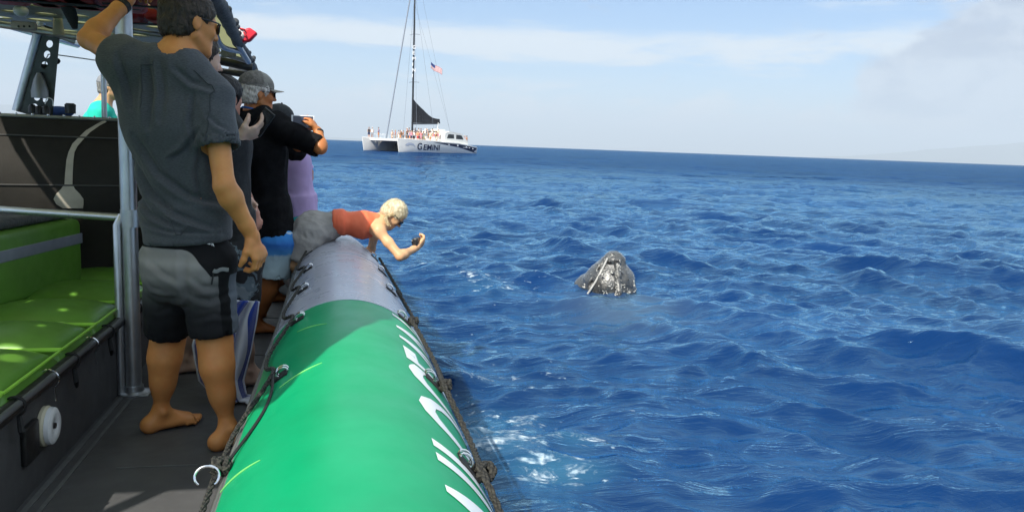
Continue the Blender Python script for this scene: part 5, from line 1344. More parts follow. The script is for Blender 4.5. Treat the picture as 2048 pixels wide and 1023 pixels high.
# shorts: fabric printed grey above, black below, with a black yoke and side stripe
def boardshorts():
    t = MT('ombre_board_shorts'); x, y, z = t.sep(); wv = t.math('MULTIPLY', t.noise(22, 3), .03); zz = t.math('ADD', z, wv)
    g = t.ramp(t.maprange(zz, .42, .86), [(0, (.008, .008, .010)), (.30, (.022, .022, .024)), (.52, (.12, .12, .12)), (.78, (.29, .28, .265)), (1, (.28, .27, .255))])
    band = t.N('ShaderNodeTexWave'); t.L(t.obj(), band.inputs[0]); band.inputs['Scale'].default_value = 5.5; band.bands_direction = 'Z'; band.inputs['Distortion'].default_value = 1.5
    g = t.mix(t.math('MULTIPLY', band.outputs[0], .22), g, (.03, .03, .033)); at1 = t.N('ShaderNodeAttribute', attribute_name='panel'); g = t.mix(t.maprange(at1.outputs['Fac'], -.05, .05), g, (.10, .115, .135)); at2 = t.N('ShaderNodeAttribute', attribute_name='yoke'); g = t.mix(t.maprange(at2.outputs['Fac'], -.05, .05), g, (.008, .008, .009)); t.set(g, .85, spec=.2); t.bump(t.noise(60, 3, .6, (1, 1, .4)), .4, .004); return t.m
SH_LINES = [([(372, 515), (374, 560), (378, 610)], .012, .012), ([(296, 522), (330, 545), (368, 560)], .008, .010), ([(300, 590), (335, 600), (365, 592)], .009, .011), ([(385, 588), (420, 600), (462, 590)], .009, .011), ([(300, 636), (330, 628), (362, 640)], .007, .009), ([(388, 640), (425, 628), (465, 640)], .007, .009), ([(384, 548), (410, 570), (440, 575)], .008, .010), ([(290, 560), (305, 575), (330, 580)], .006, .009)]
sh_o = shorts_mesh(J, 1.03, man, boardshorts(), 'shorts', SH_LINES, r0=.098, r1=.092, frac=(.90, .88), amp=.009, top=.085, wr=(.128, .116))
def wrap_patch(name, src, mat, parent, sel, lift=.004):
    """a second layer of cloth cut out of a garment's surface (yoke, stripe, waistband)"""
    me = src.data; base = np.array(world_loc(src)); V = np.zeros(len(me.vertices) * 3); me.vertices.foreach_get('co', V); V = V.reshape(-1, 3) + base; N_ = np.zeros(len(V) * 3); me.vertices.foreach_get('normal', N_); N_ = N_.reshape(-1, 3)
    F = np.zeros(len(me.loops), np.int32); me.loops.foreach_get('vertex_index', F); F = F.reshape(-1, 4); m = sel(V, N_); keep = m[F].all(1); F = F[keep]
    if len(F) == 0: return None
    used = np.unique(F); mp = -np.ones(len(V), int); mp[used] = np.arange(len(used)); return link_mesh(name, np_mesh(name, V[used] + N_[used] * lift, mp[F]), mat, parent)
M_blackcloth = simple('black_board_fabric', (.010, .010, .011), .8, var=.3, nscale=30, bump=.4, bscale=50)
M_bluegrey = simple('blue_grey_board_fabric', (.10, .115, .135), .8, var=.15, nscale=20, bump=.4, bscale=50)
pelv = J['pelvis']; yoke_c = pelv
def sel_yoke(V, N_):
    q = V - pelv; lat = q @ sdm; zz = q[:, 2]; return (zz > .028 + .035 * np.sin((lat + .1) * 14) - np.clip((lat - .04) * 1.1, 0, .14)) & (zz < .20) & (N_ @ fwm < .35)
def face_sel_attr():
    me = sh_o.data; base = np.array(world_loc(sh_o)); V = np.zeros(len(me.vertices) * 3); me.vertices.foreach_get('co', V); V = V.reshape(-1, 3) + base; N_ = np.zeros(len(V) * 3); me.vertices.foreach_get('normal', N_); N_ = N_.reshape(-1, 3)
    q = V - pelv; lat = q @ sdm; bk = -(q @ fwm)
    # lower edge of the dark yoke: level across the seat, curving down over the right hip
    edge = .035 - np.clip((lat - .02) * 9, 0, 1) ** 2 * .10; yoke = np.clip((q[:, 2] - edge) / .03, -1, 1)
    q2 = V - J['hipR']; k = nrm(J['knR'] - J['hipR']); tt = q2 @ k; o = q2 - tt[:, None] * k; ang = np.degrees(np.arctan2(o @ -fwm, o @ sdm))
    stripe = np.clip((13 - np.abs(ang - 34)) / 8, -1, 1); stripe = np.where((lat > .02), stripe, -1); panel = np.clip((21 - ang) / 8, -1, 1); panel = np.where(lat > .06, panel, -1)
    for n_, a_ in (('yoke', np.maximum(yoke, stripe)), ('panel', panel)):
        at_ = me.attributes.new(n_, 'FLOAT', 'POINT'); at_.data.foreach_set('value', a_.astype(np.float32))
face_sel_attr()
# flap pocket on the right thigh, brand word on the yoke left as small pale writing
c0 = np.array(P_(447, 541, 3.12)); 
def snap(obj_, p, off=.006):
    """closest point of a built garment, pushed out a little"""
    base = world_loc(obj_); r, co, n_, i = obj_.closest_point_on_mesh(Vector(p) - base); return Vector(co) + base + Vector(n_) * off
bpy.context.view_layer.update()
fl = [snap(sh_o, P_(424 + 44 * i / 8, 541 + 1.5 * math.sin(i), 3.13), .007) for i in range(9)]
MB().tube(fl, .0085, 6, flat=.35, up=(0, -1, 0)).build('pocket_flap', simple('grey_strap', (.26, .265, .265), .7), man)
MB().tube([snap(sh_o, P_(424, 545, 3.13), .005), snap(sh_o, P_(422, 555, 3.13), .005), snap(sh_o, P_(421, 566, 3.13), .005)], .003, 5).build('pull_cord', M_strap, man)
wt = flat_text('UTHERN', .022, lambda x, y: snap(sh_o, P_(405 + (x / .022) * 8.6, 481 + x * 20 - y * 480, 3.11), .0075), M_white, man, offset=.0008)
# stitched seams of the shirt, laid on the cloth
def seam(src, px, Y, r, mat, name='seam', n=10):
    pts = smooth_path([Vector((a, b, 0)) for a, b in px], n); MB().tube([snap(src, P_(p.x, p.y, Y), .0005) for p in pts], r, 5).build(name, mat, man)
M_seamc = simple('shirt_seam_thread', (.04, .044, .05), .9)
seam(shirt, [(398, 128), (432, 148), (420, 190), (398, 240), (386, 282)], 3.02, .0022, M_seamc)
seam(shirt, [(268, 100), (250, 130), (238, 165), (240, 205)], 3.02, .0022, M_seamc)
seam(shirt, [(276, 452), (330, 462), (400, 466), (452, 463)], 3.0, .0016, M_seamc)
# head hair, cropped
def hair_cap(h, inf=.012, face=(0, .105, -.040), fr=(.115, .088, .098), neck=-.062, disp=.004, hs=.0045, extra=None, earcut=True):
    T = SDF(hs); s = h.s
    T.ell(h.w(0, -.010, .032), ((.074 + inf) * s, (.094 + inf) * s, (.086 + inf) * s), h.R, .02)
    T.ell(h.w(0, -.045, -.030), ((.058 + inf) * s, (.048 + inf) * s, (.055) * s), h.R, .03)
    if extra: extra(T, h)
    T.ell(h.w(*face), tuple(q * s for q in fr), h.R, .010, 's')
    if earcut:
        for q in (-1, 1): T.ell(h.w(q * .088, .002, -.016), (.030 * s, .026 * s, .034 * s), h.R, .006, 's')
    T.plane(h.w(0, 0, neck), -h.R[2]); 
    return T
def hair(h, mat, parent, disp=.004, n=2500, L=.018, wdt=.0006, name='hair', flow=None, seed=1, **k):
    o = sdf_obj(name, hair_cap(h, **k), mat, parent, lambda V: disp * vnoise(V * 70) + disp * .6 * vnoise(V * 150), 1, .02)
    fl_ = flow or (lambda P, N_: np.tile(h.R[1] * .2 - h.R[2] * .8, (len(P), 1)))
    strands('hair_strands', o, n, L, wdt, fl_, mat, o, seed); return o
hair(J['head'], H_BROWN, man, n=6000, L=.016, wdt=.0007, inf=.010, flow=lambda P, N_: np.where(((P - J['head'].c) @ J['head'].R[2])[:, None] > .05, J['head'].R[1] * .8 - J['head'].R[0] * .2, -J['head'].R[2] + J['head'].R[1] * .2))
J['head'].glasses(man)
# watch on the raised wrist
w = J['wrL'] - nrm(J['wrL'] - J['elL']) * .03; dd = Vector(nrm(J['wrL'] - J['elL'])); q = dd.to_track_quat('Z', 'Y').to_matrix().to_4x4()
MB().lathe([(.031, -.012), (.034, -.012), (.034, .012), (.031, .012)], 24, Matrix.Translation(w) @ q).build('watch_strap', M_strap, man)
MAN = J

# ---- 2: the pale man half hidden behind him, holding the black phone
J = dict(side=nrm(v3(.72, -.62, 0)))
fL, fR = np.array(onz(352, 748, DECK)), np.array(onz(484, 774, DECK))
J['pelvis'] = P_(447, 498, 4.02); J['waist'] = P_(440, 430, 4.02); J['chest'] = P_(426, 290, 4.0); J['neck'] = P_(408, 178, 4.0)
J['shL'] = J['chest'] + v3(-.12, .14, .155); J['shR'] = P_(424, 215, 3.88); J['elL'] = J['shL'] + v3(.02, .06, -.29); J['wrL'] = J['elL'] + v3(.16, .10, -.12)
J['elR'] = P_(425, 318, 3.86); J['wrR'] = P_(474, 279, 3.88)
J['hipL'] = J['pelvis'] + v3(-.06, .07, -.03); J['hipR'] = J['pelvis'] + v3(.07, -.06, -.03)
J['anL'] = fL + v3(.04, .03, .085); J['anR'] = fR + v3(.03, .03, .085)
J['knL'] = (J['hipL'] + J['anL']) / 2 + v3(.05, .03, .03); J['knR'] = P_(474, 640, 3.98)
J['head'] = Head(P_(397, 118, 4.02), head_R(62, -8, 0), .98); J['calfdir'] = v3(-1, -.3, 0)
S2 = SDF(.0075); figure(J, S2, .98)
hdv = nrm(P_(522, 259, 3.90) - J['wrR']); hand(S2, J['wrR'], hdv, nrm(v3(-.1, .45, .85)), 1, (.50, .55, .6, .65), 1.1, thumb=(.8, .5))
hand(S2, J['wrL'], v3(.6, .3, -.5), v3(0, -1, 0), 1, .8, .95); foot(S2, J['anL'], 75, 1.0, -1); foot(S2, J['anR'], 80, 1.0, 1)
p2 = empty('person', (fL + fR) / 2, 'pale person behind the tall man, jaw beside his face, one hand holding a black phone', 'person')
sdf_obj('body', S2, SKIN_PALE, p2)
tee(J, .98, 1, p2, M_blackcloth, h=.009, inf=.018, hem=.03)
def patt():
    t = MT('patterned_board_shorts'); n = t.noise(9, 3, .6, None, 1.2); c = t.ramp(n, [(.40, (.008, .008, .010)), (.50, (.012, .012, .016)), (.53, (.09, .12, .14)), (.62, (.16, .19, .21))]); c.node.color_ramp.interpolation = 'CONSTANT'; t.set(c, .85); t.bump(t.noise(50, 3), .4, .004); return t.m
shorts_mesh(J, .98, p2, patt(), frac=(.74, .74), h=.009, r0=.118, r1=.112)
hair(J['head'], H_BROWN, p2, n=600, hs=.007)
ph = Matrix.Translation(at(525, 245, 3.90)) @ Matrix.Rotation(R_(-18), 4, 'Z') @ Matrix.Rotation(R_(36), 4, 'Y')
def phone(M, w, h_, body, screen, label, back=False):
    o = MB().box((-w / 2, -.0045, -h_ / 2), (w / 2, .0045, h_ / 2), M=M, bev=.004).build('phone', body, None, org=M.translation); tag(o, label, 'phone')
    MB().box((-w / 2 + .004, -.0056, -h_ / 2 + .010), (w / 2 - .004, -.0048, h_ / 2 - .010), M=M).build('screen', screen, o, False); return o
phone(ph, .060, .130, simple('phone_black', (.006, .006, .007), .3, spec=.5), simple('screen_off', (.003, .003, .004), .2, spec=.4), 'black phone held upright in the hand between the grey T-shirt and the black shirt')
P2 = J
# ---- blue and white striped towel hanging by his leg, foot of it crumpled on the deck
def towel():
    nu, nv = 56, 70; V = []; F = []
    pr = lambda v: np.interp(v, [0, .25, .5, .75, .92, 1], [1, 1, 1, 1, 1, 1])
    L_ = [(455, 600), (400, 640), (384, 690), (396, 760), (440, 805), (455, 825)]; Rr = [(518, 602), (514, 640), (503, 700), (486, 760), (494, 800), (508, 828)]
    for j in range(nv + 1):
        v = j / nv; k = v * 5; i = min(4, int(k)); f = k - i
        a = np.array(L_[i]) * (1 - f) + np.array(L_[i + 1]) * f; b = np.array(Rr[i]) * (1 - f) + np.array(Rr[i + 1]) * f
        for i2 in range(nu + 1):
            u = i2 / nu; q = a * (1 - u) + b * u; ph_ = u * 3.2 * 2 * math.pi
            Y = 3.80 + .045 * math.sin(ph_ + v * 1.5) * (.4 + .8 * v) - .02 * v - .10 * (1 - u) * 0
            p = P_(q[0] + 3 * math.cos(ph_) * v - 55 * (1 - u) ** 2 * (0.0), q[1] + 5 * math.sin(ph_ * .5) * (v > .8), Y)
            if v > .93: p = p + v3(.015 * math.sin(u * 9), -.05 * (v - .93) * 10 * abs(math.sin(u * 7)), .012 * math.sin(u * 21))
            p[2] = max(p[2], DECK + .012 + .008 * math.sin(u * 17) ** 2); V.append(p)
    for j in range(nv):
        for i2 in range(nu): a = j * (nu + 1) + i2; F.append((a, a + 1, a + nu + 2, a + nu + 1))
    me = np_mesh('towel', np.array(V), np.array(F)); uv = me.uv_layers.new(name='uv'); 
    UV = np.array([[i2 / nu, j / nv] for j in range(nv + 1) for i2 in range(nu + 1)], np.float32); li = np.zeros(len(me.loops), np.int32); me.loops.foreach_get('vertex_index', li); uv.data.foreach_set('uv', UV[li].ravel())
    t = MT('striped_terry'); un = t.N('ShaderNodeUVMap'); un.uv_map = 'uv'; s = t.N('ShaderNodeSeparateXYZ'); t.L(un.outputs[0], s.inputs[0])
    wob = t.math('MULTIPLY', t.math('SINE', t.math('MULTIPLY', s.outputs[1], 11.0)), .035); uu = t.math('ADD', s.outputs[0], wob)
    st = t.math('FRACT', t.math('MULTIPLY', uu, 2.3)); m = t.maprange(st, .47, .50); edge = t.math('MAXIMUM', t.maprange(s.outputs[0], .045, .03), t.maprange(s.outputs[0], .955, .97)); edge = t.math('MAXIMUM', edge, t.maprange(s.outputs[1], .97, .985))
    c = t.mix(m, (.022, .055, .33), (.60, .63, .70)); c = t.mix(edge, c, (.72, .74, .80)); t.set(c, .95, spec=.1); t.bump(t.noise(420, 2), .9, .003); t.b.inputs['Sheen Weight'].default_value = .3
    o = link_mesh('towel', me, t.m, None, True, org=tuple(np.array(V).mean(0))); m2 = o.modifiers.new('s', 'SOLIDIFY'); m2.thickness = .009; m2.offset = 0
    tag(o, 'blue and white striped beach towel hanging down to the deck between the bare legs', 'towel'); return o
towel()

# ---- 3: the dark-haired one between the two caps
def stand(name_lb, foot_px, Y, head_px, az, s, skin, hairm, top, bot, h=.010, pitch=0, fem=0, hs=1.0, sh_fr=.7, slv=.5, scale_head=.97, lean=0, res_arm=None, build_hair=True, hair_kw=None, toes=None, upper=None, shk=None):
    J = {}; sdv = v3(math.cos(R_(az)), -math.sin(R_(az)), 0); f = v3(math.sin(R_(az)), math.cos(R_(az)), 0); J['side'] = sdv
    hc = P_(head_px[0], head_px[1], Y); ht = hc[2] + .12 - DECK; k = ht / 1.78
    base = np.array(foot_px, float) if len(foot_px) == 3 else np.array(onz(foot_px[0], foot_px[1], DECK))
    top_ = hc - f * .03; pv = lambda z, o=0: base + (top_ - base) * v3(1, 1, 0) * (z / (ht)) * 1.0 + v3(0, 0, z) + f * o
    J['pelvis'] = pv(.93 * k); J['waist'] = pv(1.08 * k); J['chest'] = pv(1.30 * k, .0); J['neck'] = pv(1.48 * k, -.01); s_ = k * s
    for q, t in (('L', -1), ('R', 1)):
        J['sh' + q] = J['neck'] + sdv * t * (.175 - .02 * fem) * s_ - v3(0, 0, .055 * k); J['el' + q] = J['sh' + q] + sdv * t * .05 - v3(0, 0, .29 * k) - f * .02; J['wr' + q] = J['el' + q] + f * .12 - v3(0, 0, .21 * k)
        J['hip' + q] = J['pelvis'] + sdv * t * .085 * s_ - v3(0, 0, .03 * k); J['an' + q] = base + sdv * t * .10 * s_ + v3(0, 0, .085) ; J['kn' + q] = (J['hip' + q] + J['an' + q]) / 2 + f * .02
    J['head'] = Head(hc, head_R(az if res_arm is None or 'haz' not in res_arm else res_arm['haz'], pitch), scale_head * (k ** .4)); J['calfdir'] = -f
    if res_arm: 
        for kk, vv in res_arm.items():
            if kk in J and kk != 'head': J[kk] = vv
    S_ = SDF(h); figure(J, S_, s_, fem, 1.0)
    for q, t in (('L', 1), ('R', -1)):
        hp = (upper or {}).get(q)
        if hp: hand(S_, J['wr' + q], hp[0], hp[1], hp[2], hp[3], .95 * k ** .5)
        else: hand(S_, J['wr' + q], v3(0, 0, -1) + f * .3, -sdv * (-t), t, .5, .95 * k ** .5)
    foot(S_, J['anL'], az - 8, .97 * k, -1); foot(S_, J['anR'], az + 8, .97 * k, 1)
    e = empty('person', base, name_lb, 'person'); sdf_obj('body', S_, skin, e)
    if top is not None: tee(J, s_, 1, e, top, h=h, inf=.018, hem=.02, slv=slv, fem=fem, seed=int(Y * 7), **(shk or {}))
    if bot is not None: shorts_mesh(J, s_, e, bot, h=h, frac=(sh_fr, sh_fr), r0=.112, r1=.106, fem=fem)
    if build_hair: hair(J['head'], hairm, e, n=800, hs=.007, **(hair_kw or {}))
    return J, e
stand('black-haired person behind the man in the trucker cap, only hair and neck showing', (-.86, 4.75, DECK), 4.75, (452, 196), 40, 1.0, SKIN_RED, H_BLACK, M_blackcloth, M_blackcloth, h=.012, hair_kw=dict(inf=.022, neck=-.07))
def cap(h, parent, m1, m2, name='cap', bill=.075, mesh_back=None):
    """ball cap: crown shell, curved bill, button"""
    s = h.s; T = SDF(.0055); T.ell(h.w(0, -.010, .046), (.088 * s, .108 * s, .092 * s), h.R, .01); T.plane(h.w(0, 0, .034), -(h.R[2] + h.R[1] * .10)); T.ell(h.w(0, -.010, .030), (.080 * s, .100 * s, .080 * s), h.R, .004, 's')
    o = sdf_obj(name, T, m1, parent, lambda V: .0015 * vnoise(V * 60))
    if mesh_back is not None:
        wrap_patch('mesh_back', o, mesh_back, o, lambda V, N_: ((V - h.c) @ h.R[1] < .012 * s) & ((V - h.c) @ h.R[2] > .052 * s), .0015)
    V = []; F = []; nu, nv = 14, 6
    for lay, dz in ((0, 0), (1, -.0035)):
        for j in range(nv + 1):
            for i in range(nu + 1):
                a = (i / nu - .5) * 2 * R_(58); r0 = .100; ext = bill * math.cos(a * .95) ** .8 * (j / nv) if abs(a) < R_(89) else 0
                x = math.sin(a) * (.084); y = math.cos(a) * .096 - .010 + ext; z = .037 + dz - .006 * (j / nv) - .016 * (abs(math.sin(a)) ** 2) * (.6 + .6 * j / nv); V.append(h.w(x, y, z))
    n1 = (nu + 1) * (nv + 1)
    for j in range(nv):
        for i in range(nu): a = j * (nu + 1) + i; F.append((a, a + 1, a + nu + 2, a + nu + 1)); F.append((n1 + a, n1 + a + nu + 1, n1 + a + nu + 2, n1 + a + 1))
    for i in range(nu): a = nv * (nu + 1) + i; F.append((a, a + 1, n1 + a + 1, n1 + a))
    MB().add(V, F).build('bill', m2, o); MB().ball(h.w(0, -.010, .139), .008 * s, 8, 6).build('button', m2, o); return o
# ---- 4: the older man in trucker cap and black pullover, raising a phone
oF = np.array(onz(512, 668, DECK)); OY = 5.08
sdo = v3(math.cos(R_(58)), -math.sin(R_(58)), 0); fo = v3(math.sin(R_(58)), math.cos(R_(58)), 0)
Jo = dict(shR=P_(548, 252, 4.98), elR=P_(641, 296, 4.86), wrR=P_(636, 262, 4.93), shL=P_(520, 262, 5.28), elL=P_(590, 300, 5.35), wrL=P_(612, 256, 5.15),
          pelvis=P_(540, 470, 5.10), waist=P_(528, 405, 5.10), chest=P_(520, 305, 5.10), neck=P_(508, 228, 5.10), side=sdo, haz=66)
Jo['hipR'] = Jo['pelvis'] + sdo * .08 - v3(0, 0, .03); Jo['hipL'] = Jo['pelvis'] - sdo * .08 - v3(0, 0, .03)
Jo['anR'] = oF + v3(.0, .02, .085); Jo['anL'] = np.array(onz(508, 640, DECK)) + v3(-.05, .04, .085)
Jo['knR'] = P_(535, 575, 5.06); Jo['knL'] = (Jo['hipL'] + Jo['anL']) / 2 + fo * .03
M_pull = simple('black_pullover', (.008, .008, .009), .9, var=.4, nscale=20, bump=.4, bscale=80, spec=.1)
def blue_trunks():
    t = MT('blue_white_trunks'); x, y, z = t.sep(); z = t.math('ADD', z, t.math('MULTIPLY', t.noise(30, 3, .6, (1, 1, .3)), .03))
    z = t.math('MULTIPLY', z, 1.0); g = t.ramp(t.maprange(z, .40, .80), [(0, (.48, .62, .66)), (.33, (.45, .60, .66)), (.37, (.06, .25, .55)), (.5, (.015, .12, .42)), (.60, (.03, .22, .58)), (.66, (.03, .22, .58)), (.68, (.55, .66, .72)), (.71, (.03, .25, .62))]); t.set(g, .8); t.bump(t.noise(45, 3), .4, .004); return t.m
Jr, old = stand('older man in grey trucker cap, black pullover and blue trunks, raising a phone', (oF[0], oF[1], DECK), OY, (515, 188), 66, 1.0, SKIN_DARK, H_WHITE, None, None, h=.0075, pitch=-2, hs=.006, res_arm=Jo, build_hair=False, scale_head=1.03,
        upper={'R': (P_(622, 240, 4.95) - Jo['wrR'], v3(-.85, .2, -.2), 1, 1.0), 'L': (P_(608, 245, 5.05) - Jo['wrL'], v3(.2, .8, 0), -1, 1.0)})
tee(Jr, 1.0, 1, old, M_pull, name='pullover', h=.0075, inf=.022, hem=.0, slv={'L': 1.1, 'R': .97}, slr=.058, hemr=(.186, .150), amp=.010, neckr=.066)
shorts_mesh(Jr, 1.0, old, blue_trunks(), h=.0075, frac=(.72, .72), r0=.118, r1=.120, top=.035, wr=(.150, .115))
hair(Jr['head'], H_WHITE, old, n=1500, hs=.006, inf=.012)
# blue collar line, the face sits ruddier than the legs, forearm in full sun
hdo = Jr['head']; nk = Jr['neck']
cp = [Vector(hdo.w(0, -.02, -.06) * .42 + nk * .58 + (math.cos(a) * sdo * .066 + math.sin(a) * fo * .066) + v3(0, 0, -.006 - .018 * math.sin(a))) for a in np.linspace(0, 6.283, 21)[:-1]]
MB().tube(cp, .006, 6, closed=True).build('collar', simple('blue_trim', (.03, .16, .50), .7), old)
capo = cap(hdo, old, simple('khaki_grey_cap', (.20, .19, .165), .8, var=.3, nscale=22), simple('pale_khaki_bill', (.24, .225, .19), .8, var=.15), mesh_back=simple('cap_netting', (.14, .13, .115), .9, var=.45, nscale=60, bump=.8, bscale=160))
hdo.glasses(old)
w = Jr['wrR'] + nrm(Jr['elR'] - Jr['wrR']) * .01; q = Vector(nrm(Jr['elR'] - Jr['wrR'])).to_track_quat('Z', 'Y').to_matrix().to_4x4()
MB().lathe([(.029, -.006), (.032, -.006), (.032, .006), (.029, .006)], 20, Matrix.Translation(w) @ q).build('bracelet', M_strap, old)
phone(Matrix.Translation(at(606, 243, 4.93)) @ Matrix.Rotation(R_(8), 4, 'Z') @ Matrix.Rotation(R_(90), 4, 'Y'), .070, .134, simple('phone_white', (.75, .76, .78), .3), simple('screen_dark', (.05, .06, .10), .08), 'white phone held sideways in the raised hand of the man in the trucker cap')
zp = MB().tube([snap(old.children[2], P_(540, 484, 4.95), .004), snap(old.children[2], P_(560, 481, 4.95), .004), snap(old.children[2], P_(576, 480, 4.95), .004)], .004, 6).build('pocket_zip', M_strap, old)

# ---- 5: the small one in lilac and turquoise behind him
M_lilac = simple('lilac_jersey', (.50, .37, .62), .85, var=.08, nscale=8, bump=.3, bscale=30, bdist=.006)
M_turq = simple('turquoise_shorts', (.02, .42, .44), .8, var=.1, nscale=8, bump=.4, bscale=30, bdist=.006)
J5 = dict(side=v3(math.cos(R_(60)), -math.sin(R_(60)), 0))
J5['pelvis'] = P_(602, 445, 5.75); J5['waist'] = P_(597, 395, 5.75); J5['chest'] = P_(585, 325, 5.75); J5['neck'] = P_(572, 262, 5.72)
J5['shR'] = P_(590, 290, 5.62); J5['elR'] = P_(604, 352, 5.74); J5['wrR'] = P_(585, 395, 5.9); J5['shL'] = J5['chest'] + v3(-.02, .16, .11); J5['elL'] = J5['shL'] + v3(.12, .06, -.18); J5['wrL'] = J5['elL'] + v3(-.02, .05, -.20)
f5 = np.array(onz(548, 603, DECK)); J5['anR'] = f5 + v3(.0, 0, .08); J5['anL'] = f5 + v3(-.10, .22, .08)
J5['hipR'] = J5['pelvis'] + v3(.03, -.07, -.02); J5['hipL'] = J5['pelvis'] + v3(-.03, .07, -.02); J5['knR'] = (J5['hipR'] + J5['anR']) / 2 + v3(.03, .02, 0); J5['knL'] = (J5['hipL'] + J5['anL']) / 2 + v3(.03, .02, 0)
Jk, kid = stand('person in dark cap, lilac top and turquoise shorts behind the raised black sleeve', (f5[0], f5[1], DECK), 5.72, (560, 244), 70, .92, SKIN_DARK, H_BROWN, None, None, h=.009, pitch=-10, res_arm=J5, build_hair=False)
tee(Jk, .84, 1, kid, M_lilac, name='top', h=.008, inf=.012, hem=-.05, slv=.95, slr=.060, hemr=(.178, .140), fem=1, amp=.006)
shorts_mesh(Jk, .84, kid, M_turq, h=.008, frac=(.6, .6), r0=.12, r1=.115, top=.10)
hair(Jk['head'], H_BROWN, kid, n=300, hs=.008, inf=.012)
M_dcap = simple('black_cap', (.018, .020, .022), .8, var=.3, nscale=30); cap(Jk['head'], kid, M_dcap, M_dcap, bill=.095)

# ---- 6: the woman leaning out over the tube
J6 = dict(side=nrm(v3(.22, -1, .05)))
WY = 5.15
J6['pelvis'] = P_(632, 461, WY); J6['waist'] = P_(683, 444, WY); J6['chest'] = P_(726, 449, WY); J6['neck'] = P_(766, 443, WY + .02)
J6['shR'] = P_(758, 462, WY - .13); J6['shL'] = P_(752, 452, WY + .18)
J6['elR'] = P_(800, 512, WY - .22); J6['wrR'] = P_(833, 495, WY - .08)
J6['elL'] = J6['shL'] + v3(-.02, .20, -.18); J6['wrL'] = J6['elL'] + v3(-.16, -.10, -.10)
J6['hipR'] = P_(616, 466, WY - .10); J6['hipL'] = P_(618, 462, WY + .10)
J6['knR'] = P_(596, 528, WY - .12); J6['knL'] = P_(600, 525, WY + .12)
kn = (J6['knR'] + J6['knL']) / 2
J6['anR'] = v3(J6['knR'][0] + .03, WY + .30, DECK + .085); J6['anL'] = v3(J6['knL'][0] + .03, WY + .50, DECK + .085)
J6['head'] = Head(P_(787, 428, WY), head_R(98, -50, 0) , .77)
S6 = SDF(.0065); J6['lying'] = True; J6['calfdir'] = v3(-1, 0, 0); sd6, fw6 = figure(J6, S6, .72, 1, .92)
hand(S6, J6['wrR'], nrm(P_(845, 484, WY - .03) - J6['wrR']), v3(-.6, .5, .5), -1, (.5, .6, .7, .8), .90); hand(S6, J6['wrL'], v3(.3, -.6, -.5), v3(-.5, 0, .3), 1, .8, .9)
foot(S6, J6['anR'], 60, .9, 1); foot(S6, J6['anL'], 60, .9, -1)
wom = empty('person', tuple(J6['anR'] * .5 + J6['anL'] * .5 - v3(0, 0, .085)), 'blond woman in coral tank top and grey skirt, lying over the tube', 'person')
sdf_obj('body', S6, SKIN_WARM, wom)
def coral():
    t = MT('coral_jersey'); c = t.ramp(t.noise(9, 3), [(.3, (.84, .15, .06)), (.7, (.90, .20, .09))]); t.set(c, .8); t.bump(t.noise(26, 3, .6, (2.2, 1, 1)), .35, .006); return t.m
T = SDF(.0065); s = .84; inf = .012
T.ecap(P_(668, 444, WY), J6['waist'], (.150 * s, .088 * s), (.142 * s, .082 * s), sd6, .03, flat=True); T.ecap(J6['waist'], J6['chest'], (.142 * s, .082 * s), (.150 * s, .096 * s), sd6, .05)
T.ecap(J6['chest'], P_(753, 446, WY), (.150 * s, .096 * s), (.100 * s, .078 * s), sd6, .04)
for q in 'LR': T.cone(J6['sh' + q] * .55 + J6['neck'] * .45 - v3(.10, 0, -.02), J6['sh' + q] * .45 + J6['neck'] * .55, .030, .026, .03)
for q in 'LR': T.ell(J6['sh' + q] + v3(.02, 0, 0), (.070, .060, .085), None, .01, 's')
sdf_obj('tank_top', T, coral(), wom, lambda V: folds(V, .005, (14, 5, 5), 4) + folds(V, .0022, (34, 14, 14), 7))
# skirt: wraps hips, falls inside the tube
M_skirt = simple('crinkled_grey_cotton', (.33, .31, .285), .9, var=.12, nscale=12, bump=.6, bscale=36, bdist=.008)
T = SDF(.0065); T.ecap(P_(674, 445, WY), J6['pelvis'], (.125, .078), (.145, .090), sd6, .04, flat=True)
T.ecap(J6['pelvis'], P_(606, 474, WY), (.145, .090), (.165, .095), sd6, .05); T.ecap(P_(606, 474, WY), P_(594, 512, WY), (.190, .110), (.21, .10), sd6, .05, flat=True)
T.ell(P_(622, 460, WY), (.10, .14, .080), None, .05)
for q in 'LR': T.ell(J6['hip' + q], (.088, .085, .088), None, .04)
for q in 'LR': T.ell(J6['pelvis'] + (J6['hip' + q] - J6['pelvis']) * .62 + v3(0, 0, .040), (.078, .078, .076), None, .04)
sdf_obj('skirt', T, M_skirt, wom, lambda V: folds(V, .011, (11, 11, 8), 9, 1.0) + folds(V, .005, (26, 26, 20), 12, 1.2))
hw_ = J6['head']
hair(hw_, H_BLOND, wom, disp=.002, n=5000, L=.024, wdt=.0007, hs=.005, inf=.009, neck=-.070, earcut=False, face=(0, .115, -.045), fr=(.110, .080, .100), flow=lambda P, N_: (hw_.w(0, -.09, -.09)[None, :] - P))
hw_.glasses(wom)
